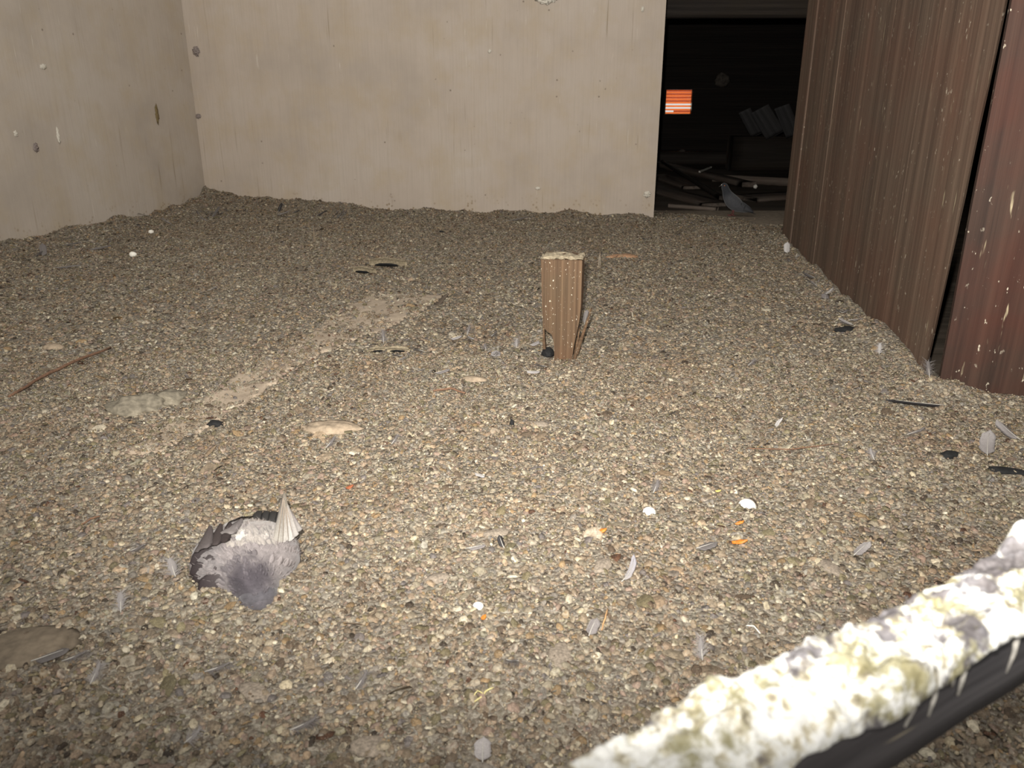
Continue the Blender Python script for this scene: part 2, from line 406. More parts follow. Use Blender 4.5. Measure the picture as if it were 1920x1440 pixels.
cp = [(BL.x-.1, BL.y-.02), (BR.x, BR.y+.0), (RP_F[0], RP_F[1]), (RP_N[0], RP_N[1]), (B2_N[0], B2_N[1]), (e1v.x, e1v.y), (6.35, .0), (6.35, 15.2), (-3.7, 15.2), (-3.7, 5.9)]
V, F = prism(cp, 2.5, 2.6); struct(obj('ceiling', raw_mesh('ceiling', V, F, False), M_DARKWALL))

# window with lit louvre blind; daylight outside
wroot = struct(empty('window_1', ((xa+xb)/2, 15.05, za)))
W_ = xb-xa; H_ = zb-za
M_LOUV = mat_simple('orange_slats', (.80, .30, .08), .6, .25, 20, .1); M_LWHITE = mat_simple('white_slats', (.9, .9, .85), .5, .05, 10, 0)
V = []; F = []
for (p, q, r, s) in ((-W_/2, -W_/2+.012, 0, H_), (W_/2-.012, W_/2, 0, H_), (-W_/2+.012, W_/2-.012, 0, .012), (-W_/2+.012, W_/2-.012, H_-.012, H_)):
    vv, ff = prism([(p, -.05), (q, -.05), (q, .05), (p, .05)], r, s); b = len(V); V += vv; F += [[i+b for i in f] for f in ff]
obj('window_frame', raw_mesh('window_frame', V, F, False), M_DARKWALL, wroot)
def mat_slat(tc):
    m, nt, b = new_mat('orange_translucent_slat'); t = nd(nt, 'ShaderNodeBsdfTranslucent'); t.inputs[0].default_value = tc
    mx = nd(nt, 'ShaderNodeMixShader'); mx.inputs[0].default_value = .8; lk(nt, b.outputs[0], mx.inputs[1]); lk(nt, t.outputs[0], mx.inputs[2])
    b.inputs['Base Color'].default_value = (.5, .17, .05, 1); lk(nt, mx.outputs[0], nt.nodes['Material Output'].inputs[0]); return m
M_SLAT = mat_slat((.60, .27, .085, 1)); M_SLATD = mat_slat((.42, .15, .04, 1)); n = 14; hh = (H_-.024)/n
for k in range(n):
    if k in (3, 5): continue                      # gaps that let the daylight straight in
    zc = .012 + hh*(k+.5)
    vv, ff = prism([(-W_/2+.012+(.16 if k == 1 else 0), .02), (W_/2-.012, .02), (W_/2-.012, .026), (-W_/2+.012+(.16 if k == 1 else 0), .026)], zc-hh*.47, zc+hh*.47)
    obj('slat', raw_mesh('slat', vv, ff, False), M_SLATD if k % 2 else M_SLAT, wroot)
lw = bpy.data.lights.new('window_daylight', 'AREA'); lwo = bpy.data.objects.new('window_daylight', lw); COL.objects.link(lwo)
lw.energy = 15; lw.size = .8; lw.size_y = .7; lw.shape = 'RECTANGLE'; lw.color = (1, .93, .8)
lwo.location = ((xa+xb)/2, 15.55, (za+zb)/2); lwo.rotation_euler = (-PI/2, 0, 0)

# ---------------------------------------------------------------- littered ground
def inside(x, y, m=.02):
    """room footprint, margin m beyond the walls"""
    x = np.asarray(x); y = np.asarray(y)
    d = bdir; nb = Vector((-d.y, d.x)); sb = (x-BL.x)*nb.x + (y-BL.y)*nb.y
    sl = (x-BL.x)*LW_DIR.y*-1 + (y-BL.y)*LW_DIR.x      # + = left side
    nr = Vector((rd.y, -rd.x)); sr = (x-RP_N[0])*nr.x + (y-RP_N[1])*nr.y
    n2 = Vector((-B2_DIR.y, B2_DIR.x)); s2 = (x-B2_N[0])*n2.x + (y-B2_N[1])*n2.y
    right_ok = np.where(y > 2.06, sr < m, np.where(x > RP_N[0]-.0, s2 < m, True))
    # doorway: litter runs on to the sill
    past = (x > BR.x) & (y > RP_F[1]-.0)
    sill = G(1300, 396).y
    back_ok = np.where(x > BR.x+.0, (y < sill - .36/(1+np.exp(-(x-1.40)*18)) + .12*(fbm(x*6, y*0, 8)-.5)) & (x < 2.3), sb < m)
    right_ok = np.where(past, True, right_ok)
    return back_ok & (sl < m) & right_ok

def bed():
    st = .016; xs = np.arange(-3.3, 3.0, st); ys = np.arange(-.4, 6.15, st)
    X, Y = np.meshgrid(xs, ys); nx, ny = len(xs), len(ys)
    Z = gh(X, Y); vor = (fbm(X*60, Y*60, 31, 2)-.5)*.006; Z = Z + vor
    V = np.stack([X.ravel(), Y.ravel(), Z.ravel()], 1)
    i = np.arange((ny-1)*(nx-1)); r = i//(nx-1); c = i % (nx-1); a0 = r*nx+c
    Fq = np.stack([a0, a0+1, a0+nx+1, a0+nx], 1)
    cx = X.ravel()[a0]+st/2; cy = Y.ravel()[a0]+st/2
    Fq = Fq[inside(cx, cy, .03)]
    used = np.unique(Fq); mp = np.full(len(V), -1); mp[used] = np.arange(len(used)); Fq = mp[Fq]; V = V[used]
    n = RNG.random(len(V)); cols = np.ones((len(V), 4)); base = np.array([.22, .19, .15])
    cols[:, :3] = base*(.6+.8*n[:, None]); return np_mesh('litter_bed', V, [Fq], True, cols)
PAL = np.array([
 [.30, .255, .20], [.25, .21, .165], [.33, .27, .215], [.20, .165, .13], [.13, .10, .075], [.27, .25, .205], [.36, .33, .27],
 [.17, .155, .10], [.22, .20, .13], [.50, .46, .36], [.62, .60, .52], [.055, .042, .032], [.30, .235, .205], [.24, .23, .22], [.18, .17, .18], [.31, .23, .14], [.40, .32, .24], [.10, .05, .03]])
PW = np.array([10, 10, 9, 9, 6, 8, 7, 5, 5, 4, 2.2, 2.2, 7, 6, 3, 4, 4, .8]); PW = PW/PW.sum()

def plank_cover(x, y):
    """1 on the dusty bare plank, 0 elsewhere (ragged)"""
    inn = np.zeros_like(x, dtype=bool); P = PLK; j = len(P)-1
    for i in range(len(P)):
        xi, yi, xj, yj = P[i].x, P[i].y, P[j].x, P[j].y
        c = ((yi > y) != (yj > y)) & (x < (xj-xi)*(y-yi)/(yj-yi+1e-12)+xi); inn ^= c; j = i
    return inn

def pieces(n, area, rmin, rmax, seed, flat=.45, dens=None):
    rg = np.random.default_rng(seed); x0, x1, y0, y1 = area
    x = rg.uniform(x0, x1, n); y = rg.uniform(y0, y1, n)
    # keep to what lies inside a generous view fan and the room
    k = inside(x, y, -.004) & (np.abs(x) < .50 + .80*np.maximum(y, 0))
    k &= ~((np.hypot((x-BIRD.x)/1.0, y-BIRD.y-.01) < .082))
    pc = plank_cover(x, y); cov = fbm(x*16, y*16, 77, 3); k &= ~(pc & (cov < .46) & (rg.random(n) < .88))
    k &= ~(pc & (rg.random(n) < .30))
    if dens is not None: k &= rg.random(n) < dens(x, y)
    x, y = x[k], y[k]; n = len(x)
    r = rg.uniform(0, 1, n)**1.8*(rmax-rmin)+rmin
    hgt = r*rg.uniform(.22, .5, n)*flat*1.7
    K = 7; ang = np.linspace(0, 2*PI, K, endpoint=False)
    el = rg.uniform(.6, 1.0, n); ro = rg.uniform(0, 2*PI, n)
    jit = rg.uniform(.78, 1.2, (n, K)); jz = rg.uniform(-.25, .35, (n, K))
    ring = lambda s: np.stack([np.cos(ang)[None]*jit*s*r[:, None], np.sin(ang)[None]*jit*s*(r*el)[:, None]], 2)
    R1 = ring(.62); R2 = ring(1.0)
    cup = rg.random(n) < .25
    zc = np.where(cup, .35, 1.0)*hgt
    L = np.zeros((n, 2*K+1, 3))
    L[:, 0, 2] = zc; L[:, 1:K+1, :2] = R1; L[:, 1:K+1, 2] = (.86+jz*.5)*hgt[:, None]
    L[:, K+1:, :2] = R2; L[:, K+1:, 2] = (-.15+jz*.4)*hgt[:, None] - .0015
    L[:, 0, :2] = rg.normal(0, .12, (n, 2))*r[:, None]
    # tilt and spin
    tx = rg.normal(0, .30, n); ty = rg.normal(0, .30, n)
    L[:, :, 2] += L[:, :, 0]*np.tan(tx)[:, None] + L[:, :, 1]*np.tan(ty)[:, None]
    c, s = np.cos(ro)[:, None], np.sin(ro)[:, None]
    X = L[:, :, 0]*c - L[:, :, 1]*s; Y = L[:, :, 0]*s + L[:, :, 1]*c
    Z = L[:, :, 2] + gh(x, y)[:, None] + .008*plank_cover(x, y)[:, None] + rg.uniform(-.001, .004, n)[:, None]
    P = np.stack([X+x[:, None], Y+y[:, None], Z], 2).reshape(-1, 3)
    b = (np.arange(n)*(2*K+1))[:, None]
    i = np.arange(K); i2 = (i+1) % K
    T = np.stack([np.zeros(K, int), 1+i, 1+i2], 1); Q = np.stack([1+i, K+1+i, K+1+i2, 1+i2], 1)
    T = (T[None]+b[:, :, None]).reshape(-1, 3); Q = (Q[None]+b[:, :, None]).reshape(-1, 4)
    ci = rg.choice(len(PAL), n, p=PW); C = PAL[ci]*rg.uniform(.75, 1.2, (n, 1))*np.array([1.0, .935, .87])
    # rim/centre colour difference (white uric edge)
    rim = rg.random(n) < .22
    cols = np.ones((n, 2*K+1, 4)); cols[:, :, :3] = C[:, None]
    cols[rim, 1:K+1, :3] = cols[rim, 1:K+1, :3]*.5 + np.array([.56, .53, .45])*.5
    dk = rg.random(n) < .3; cols[dk, 0, :3] *= .55
    return P, T, Q, cols.reshape(-1, 4)
def litter():
    parts = [pieces(90000, (-1.9, 1.9, .2, 2.4), .003, .0100, 1), pieces(170000, (-1.9, 1.9, .2, 2.4), .0016, .0045, 2),
             pieces(170000, (-3.2, 2.3, 2.4, 6.1), .0040, .0105, 3), pieces(2600, (-2.5, 2.0, .4, 5.5), .010, .022, 4, .18),
             pieces(26000, (-3.2, 2.3, 4.2, 6.1), .005, .013, 5, .8, lambda x, y: np.exp(-(np.minimum(seg_dist(x, y, BACK_L, BACK_R), seg_dist(x, y, (-3.1, 2.2), BACK_L))/.25)**2))]
    V = []; T = []; Q = []; C = []; off = 0
    for P, t, q, c in parts: V.append(P); T.append(t+off); Q.append(q+off); C.append(c); off += len(P)
    return np_mesh('litter_pieces', np.concatenate(V), [np.concatenate(T), np.concatenate(Q)], True, np.concatenate(C))
lb = obj('droppings_litter', bed(), M_BED)
tag(lb, 'deep grey-brown crust of dried bird droppings covering the whole floor', 'droppings', kind='stuff')
lp = obj('litter_pieces', litter(), M_LIT, lb); lp['kind'] = 'stuff'

# ---------------------------------------------------------------- object builders
def lump(sx, sy, sz, seed, amp=.25, sub=3, flatb=True, freq=2.0):
    import bmesh
    bm = bmesh.new(); bmesh.ops.create_icosphere(bm, subdivisions=sub, radius=1.0)
    P = np.array([v.co[:] for v in bm.verts]); F = [[v.index for v in f.verts] for f in bm.faces]; bm.free()
    n = fbm(P[:, 0]*freq+P[:, 2]*1.7*freq+seed*3.1, P[:, 1]*freq-P[:, 2]*1.3*freq+seed, seed, 3)-.5
    n2 = fbm(P[:, 0]*6+P[:, 2]*5, P[:, 1]*6-P[:, 2]*4+seed, seed+5, 2)-.5
    r = 1+amp*2*n+amp*.8*n2; P = P*r[:, None]
    if flatb: P[:, 2] = np.where(P[:, 2] < 0, P[:, 2]*.35, P[:, 2])
    return P*np.array([sx, sy, sz]), F
def lump_obj(name, px, py, sx, sy, sz, seed, mat, label, cat, rz=0.0, group=None, amp=.25, dz=0.0, sub=3, freq=2.0):
    p = gp(px, py); V, F = lump(sx, sy, sz, seed, amp, sub, True, freq)
    o = obj(name, raw_mesh(name, V, F), mat, loc=(p.x, p.y, p.z+dz), rot=(0, 0, rz)); return tag(o, label, cat, group)

def blade(p0, p1, w, up=(0, 0, 1), bend=.1, cup=.15, prof='feather', c0=(.3, .3, .3), c1=None, n=16, m=6, side_bend=0.0, thick=.0003, ragged=.0, seed=0):
    """a vane from p0 (base) to p1 (tip): closed thin curved sheet.  returns V, F, C"""
    p0 = Vector(p0); p1 = Vector(p1); ax = (p1-p0); L = ax.length; ax.normalize()
    up = Vector(up); s = ax.cross(up).normalized(); nn = s.cross(ax).normalized(); c1 = c1 or c0
    rs = random.Random(seed); V = []; F = []; C = []
    rg = [1-ragged*rs.random() for _ in range(n+1)]; rg2 = [1-ragged*rs.random() for _ in range(n+1)]
    for lay in (1, -1):
        for i in range(n+1):
            t = i/n
            if prof == 'feather': wd = (min(1, t/.18)**.7)*(1-max(0, (t-.72)/.28)**2.4)
            elif prof == 'leaf': wd = math.sin(PI*min(1, t*1.0))**.6 if 0 < t < 1 else 0
            elif prof == 'fan': wd = .22+.78*t**.8 if t < .93 else (.22+.78*t**.8)*(1-((t-.93)/.07)**2*.55)
            else: wd = 1
            wd = max(wd, .04)
            q = p0+ax*(L*t)+nn*(bend*L*math.sin(PI*t*.5)*t)+s*(side_bend*L*t*t)
            for j in range(m+1):
                u = j/m*2-1; rr = rg[i] if u > 0 else rg2[i]
                V.append(q + s*(u*w*.5*wd*rr) - nn*(cup*w*u*u) + nn*(lay*thick*(1-abs(u)*.7)))
                f = t; C.append([c0[k]*(1-f)+c1[k]*f for k in range(3)]+[1])
    A = (n+1)*(m+1)
    for lay in (0, 1):
        for i in range(n):
            for j in range(m):
                a = lay*A+i*(m+1)+j; q = [a, a+1, a+m+2, a+m+1]; F.append(q if lay else q[::-1])
    for i in range(n):
        for j in (0, m):
            a = i*(m+1)+j; F.append([a, a+m+1, A+a+m+1, A+a])
    return V, F, C
def tube(P, R, k=6, col=(.8, .8, .75)):
    V = []; F = []; P = [Vector(p) for p in P]; n = len(P)
    for i, p in enumerate(P):
        d = (P[min(i+1, n-1)]-P[max(i-1, 0)]).normalized(); a = d.orthogonal().normalized(); b = d.cross(a)
        if i and True:
            a = (pa - d*pa.dot(d)).normalized(); b = d.cross(a)
        pa = a; r = R[i] if isinstance(R, (list, tuple)) else R
        for j in range(k):
            t = 2*PI*j/k; V.append(p+a*math.cos(t)*r+b*math.sin(t)*r)
    for i in range(n-1):
        for j in range(k): F.append([i*k+j, i*k+(j+1) % k, (i+1)*k+(j+1) % k, (i+1)*k+j])
    F.append(list(range(k))[::-1]); F.append([(n-1)*k+j for j in range(k)])
    return V, F, [[*col, 1]]*len(V)
def down_tuft(L, w, seed, col, n=90):
    """loose downy barbs fanning from a short quill, as thin strips"""
    rs = random.Random(seed); V = []; F = []; C = []
    for i in range(n):
        t = rs.uniform(.05, .8); sd = rs.choice((-1, 1)); a = rs.uniform(.25, 1.1)*sd; l = L*rs.uniform(.18, .42)*(1-.3*t)
        b = Vector((t*L, 0, .0015)); pz = rs.uniform(-.02, .30); prev = None
        d = Vector((math.cos(a), math.sin(a)*w/L*2.4, pz)); sdv = Vector((-math.sin(a), math.cos(a), 0))*.00035*(1+L*8)
        for k in range(5):
            q = b+d*(l*k/4)+Vector((0, 0, -.25*l*(k/4)**2)) + Vector((rs.uniform(-1, 1), rs.uniform(-1, 1), rs.uniform(0, 1)))*l*.03
            wd = 1-k/5; V += [q+sdv*wd, q-sdv*wd]; C += [[*col, 1]]*2
            if k: z = len(V); F.append([z-4, z-3, z-1, z-2])
    return V, F, C

def feather(px, py, L, w, ang, col, label, tipc=None, lift=.2, bend=.08, kind='flight', seed=1, group='loose feathers on the litter', shaft=(.40, .38, .34), cup=.12, sb=.1, roll=0.0):
    p = gp(px, py, .006); root = empty('feather', p, rot=(roll, -lift, ang)); tag(root, label, 'feather', group)
    if kind == 'down':
        V, F, C = down_tuft(L, w, seed, col); obj('down', raw_mesh('down', V, F, True, C), M_DOWN, root)
        V, F, C = blade((.1*L, 0, .001), (L*.8, 0, .004), w*.45, (0, 0, 1), bend, cup, 'leaf', col, tipc, 10, 4, sb, ragged=.5, seed=seed)
        obj('vane', raw_mesh('vane', V, F, True, C), M_DOWN, root)
    else:
        V, F, C = blade((.12*L, 0, .001), (L, 0, .002), w, (0, 0, 1), bend, cup, 'feather', col, tipc, 18, 6, sb, ragged=.18, seed=seed)
        obj('vane', raw_mesh('vane', V, F, True, C), M_FEA, root)
    s = [(L*t, -sb*L*max(0, (t-.12)/.88)**2*.88, .0018+bend*L*math.sin(PI*t*.5)*t) for t in (0, .15, .35, .6, .85)]
    V, F, C = tube(s, [.0009, .0009, .0007, .0005, .0003], 5, shaft); obj('shaft', raw_mesh('shaft', V, F, True, C), M_FEA, root)
    return root

def stick(name, pts, r, mat, label, cat, group=None, seed=0):
    P = [Vector(p) for p in pts]; Q = []; rs = random.Random(seed)
    for i in range(len(P)-1):
        for k in range(4): Q.append(P[i].lerp(P[i+1], k/4)+Vector((rs.uniform(-1, 1), rs.uniform(-1, 1), rs.uniform(-.5, .5)))*r*.4)
    Q.append(P[-1]); n = len(Q); b = Q[0].copy(); Q = [q-b for q in Q]
    V, F, C = tube(Q, [r*(.55+.45*math.sin(PI*(.15+.8*i/n))) for i in range(n)], 7)
    return tag(obj(name, raw_mesh(name, V, F, True), mat, loc=b), label, cat, group)

# ---------------------------------------------------------------- dusty half-buried plank
def plank():
    st = .010; x0 = min(p.x for p in PLK); x1 = max(p.x for p in PLK); y0 = min(p.y for p in PLK); y1 = max(p.y for p in PLK)
    xs = np.arange(x0, x1, st); ys = np.arange(y0, y1, st); X, Y = np.meshgrid(xs, ys); sh = X.shape
    X = X.ravel(); Y = Y.ravel(); nx = len(xs)
    sm = sum(gh(X+a, Y+b) for a, b in ((0, 0), (.05, 0), (-.05, 0), (0, .05), (0, -.05)))/5
    Z = sm + .006 + (fbm(X*30, Y*30, 61, 2)-.5)*.004
    c = plank_cover(X+(fbm(X*20, Y*20, 55, 2)-.5)*.03, Y)
    i = np.arange((sh[0]-1)*(nx-1)); r = i//(nx-1); k = i % (nx-1); a = r*nx+k
    F = np.stack([a, a+1, a+nx+1, a+nx], 1); F = F[c[F].all(1)]
    u = np.unique(F); mp = np.full(len(X), -1); mp[u] = np.arange(len(u)); F = mp[F]; b = G(500, 720)
    T = np.stack([X[u]-b.x, Y[u]-b.y, Z[u]], 1); n = len(T); B = T.copy(); B[:, 2] -= .025
    # rim
    e = {}
    for f in F:
        for p, q in ((f[0], f[1]), (f[1], f[2]), (f[2], f[3]), (f[3], f[0])):
            if (q, p) in e: del e[(q, p)]
            else: e[(p, q)] = 1
    R = np.array([[p, p+n, q+n, q] for p, q in e])
    o = obj('wooden_plank', np_mesh('wooden_plank', np.concatenate([T, B]), [F, F[:, ::-1]+n, R], True), M_PLANKD, loc=(b.x, b.y, 0))
    tag(o, 'pale dust-covered plank lying half buried, running diagonally across the left of the litter', 'plank')
def mat_plankd():
    m, nt, b = new_mat('dusty_board'); v = coords(nt, rot=(0, 0, -.9)); n = noise(nt, v, 14, 5, .6); n2 = noise(nt, v, 150, 4, .7)
    c = ramp(nt, [(.3, (.30, .235, .17)), (.6, (.42, .34, .25))], n).outputs[0]
    c = mix(nt, ramp(nt, [(.56, (0, 0, 0)), (.66, (.7, .7, .7))], n2).outputs[0], c, (.14, .11, .075))
    lk(nt, c, b.inputs['Base Color']); b.inputs['Roughness'].default_value = .95; bump(nt, b, n2, .4, .003); return m
M_PLANKD = mat_plankd(); plank()
sp = gp(828, 566, .008); V, F = rough_beam(.10, .035, .014, 10, 3, 2, .002, 4, lambda t: 1-.75*t)
tag(obj('wood_splinter', raw_mesh('wood_splinter', V, F), M_TIMBER, loc=sp, rot=(0, -.35, 1.05)), 'dark wedge-shaped splinter sticking up at the far end of the dusty plank', 'splinter')

# ---------------------------------------------------------------- wooden stake
def stake():
    root = empty('wooden_stake', gp(1052, 668), 0); p = root.location
    tag(root, 'short upright wooden stake with broken foot, spattered with droppings', 'stake')
    W = .125; H = .315; T = .085
    # front outline (x, z) with broken, narrowing foot
    prof = [(-W/2, H), (-W/2+.003, .24), (-W/2+.006, .17), (-W/2+.009, .125), (-W/2+.014, .100), (-.040, .090), (-.026, .082), (-.018, .055), (-.016, .015), (-.018, -.03), (.030, -.03), (.040, .012), (.044, .05), (.052, .09), (.059, .13), (W/2, .18), (W/2, .25), (W/2, H)]
    import bmesh
    bm = bmesh.new(); n = len(prof); a = [bm.verts.new((x, -T/2, z)) for x, z in prof]; b = [bm.verts.new((x*.97, T/2, z+(.008 if z > .3 else 0))) for x, z in prof]
    bm.faces.new(a[::-1]).normal_flip() if False else bm.faces.new(a); bm.faces.new(b[::-1])
    for i in range(n): bm.faces.new([a[i], b[i], b[(i+1) % n], a[(i+1) % n]])
    bmesh.ops.recalc_face_normals(bm, faces=bm.faces); bmesh.ops.bevel(bm, geom=[e for e in bm.edges], offset=.0018, segments=2, affect='EDGES')
    me = bpy.data.meshes.new('post'); bm.to_mesh(me); bm.free()
    root.rotation_euler = (0, 0, math.radians(-11))
    obj('post', me, M_STAKE, root)
    for (x, z, l, r, dx) in ((.066, .045, .15, .013, .28), (-.052, .045, .09, .009, -.05), (.050, .02, .10, .011, .12)):
        V, F = rough_beam(l, r*2.2, r, 10, 3, 2, .0015, int(z*1000), lambda t: 1-.7*t)
        obj('splinter', raw_mesh('splinter', V, F), M_STAKE, root, loc=(x+.02*dx, -.02, z+l*.32), rot=(0, -PI/2+dx, 0))
    # crust of droppings on the top
    rs = random.Random(3); V = []; F = []
    xs = np.linspace(-W/2-.003, W/2+.001, 30); ys = np.linspace(-T/2-.003, T/2, 20); X, Y = np.meshgrid(xs, ys)
    Z = H+.002+.011*fbm(X*70, Y*70, 9, 3) - .006*((np.abs(X) > W/2-.003)|(np.abs(Y) > T/2-.003)); n = 30
    V = np.stack([X.ravel(), Y.ravel(), Z.ravel()], 1); i = np.arange(19*29); a0 = (i//29)*30+i % 29
    Fq = np.stack([a0, a0+1, a0+31, a0+30], 1); me = np_mesh('crust', V, [Fq], True)
    obj('crust', me, mat_simple('stake_crust', (.30, .25, .17), .8, .45, 130, .8), root)
stake()

# ---------------------------------------------------------------- near beam with white crust
lump_obj('black_pellet_or_shade', 1027, 664, .020, .026, .020, 33, M_BLACK, 'black lump painting the shade in the hole at the left of the stake foot', 'debris', 0, None, .35, 0)  # black lump paints the darkness of the hole
def near_beam():
    A = Vector((.023-.86*.50, .295-.51*.50)); D = Vector((.8615, .5077)).normalized(); N = Vector((-D.y, D.x)); L = 3.02
    mid = A - N*.024 ; th = math.atan2(D.y, D.x)
    root = empty('timber_beam', (mid.x, mid.y, .403), th); tag(root, 'beam close to the camera, thickly caked with bright white droppings on top', 'beam')
    V, F = rough_beam(L, .048, .058, 120, 4, 3, .0012, 8); V = [(x+L/2, y, z+.014) for x, y, z in V]
    obj('beam', raw_mesh('beam', V, F), M_BEAM, root)
    # crust: x along, u across
    xs = np.concatenate([np.arange(.30, 1.35, .0018), np.arange(1.35, 2.6, .01)]); us = np.linspace(-1.0, 1.0, 46)
    X, U = np.meshgrid(xs, us, indexing='ij')
    e_f = .020*(fbm(xs*22, xs*0, 13, 3)-.42)+.003; e_f = np.clip(e_f, .0005, .014)            # how far it runs down the front
    big = fbm(X*13, U*1.1+3, 41, 3); sml = fbm(X*75, U*3.6, 43, 3); fine = fbm(X*260, U*11, 44, 2)
    h = .0005 + .012*np.clip(big-.34, 0, 1)*1.5 + .0085*np.clip(sml-.25, 0, 1)*1.3 + .0048*fine
    # heaps where the photo shows them
    for xc, uc, a, sx, su in ((.60, .2, .010, .04, .8), (.66, .5, .005, .03, .5), (.895, .7, .017, .020, .35), (.83, .2, .004, .03, .5)):
        h = h + a*np.exp(-((X-xc)/sx)**2-((U-uc)/su)**2)
    core = np.clip((1-np.abs(U))/.16, 0, 1)**.5
    half = .0235; Yc = np.where(np.abs(U) > .80, np.sign(U)*half, U/.80*half)
    over = np.clip((np.abs(U)-.80)/.20, 0, 1)
    drop = over*np.where(U < 0, e_f[:, None], .010)
    Y = Yc + np.sign(U)*np.clip((np.abs(U)-.6)/.4, 0, 1)*h*.55*np.where(over > .98, .1, 1)
    Z = .0425 + h*np.clip((1.02-np.abs(U))/.30, 0, 1)**.6 - drop*1.4
    V = np.stack([X.ravel(), Y.ravel(), Z.ravel()], 1); nu = len(us); i = np.arange((len(xs)-1)*(nu-1)); a = (i//(nu-1))*nu+i % (nu-1)
    obj('droppings_crust', np_mesh('droppings_crust', V, [np.stack([a, a+nu, a+nu+1, a+1], 1)], True), M_CRUST, root)['label'] = 'bright white crust of droppings with olive and grey patches'
    # drips on the dark front face
    rs = random.Random(12)
    for k in range(16):
        x = rs.uniform(.45, 1.2); l = rs.uniform(.012, .038); V, F, C = tube([(x, -.0240, .040), (x+rs.uniform(-.002, .002), -.0248, .040-l*.5), (x+rs.uniform(-.003, .003), -.0244, .040-l)], [.0022, .0015, .0008], 6)
        obj('drip', raw_mesh('drip', V, F, True), mat_drip, root)
    # off-frame support at the near end
    q = Vector((mid.x, mid.y)) + D*.05
    V, F = rough_beam(.45, .07, .07, 10, 2, 2, .002, 3)
    tag(obj('support_post', raw_mesh('support_post', V, F), M_TIMBER, loc=(q.x, q.y, .395-.225), rot=(0, PI/2, th)), 'post carrying the near end of the beam', 'post')
mat_drip = mat_simple('drip_white', (.42, .40, .36), .8, .3, 200, .2)
near_beam()

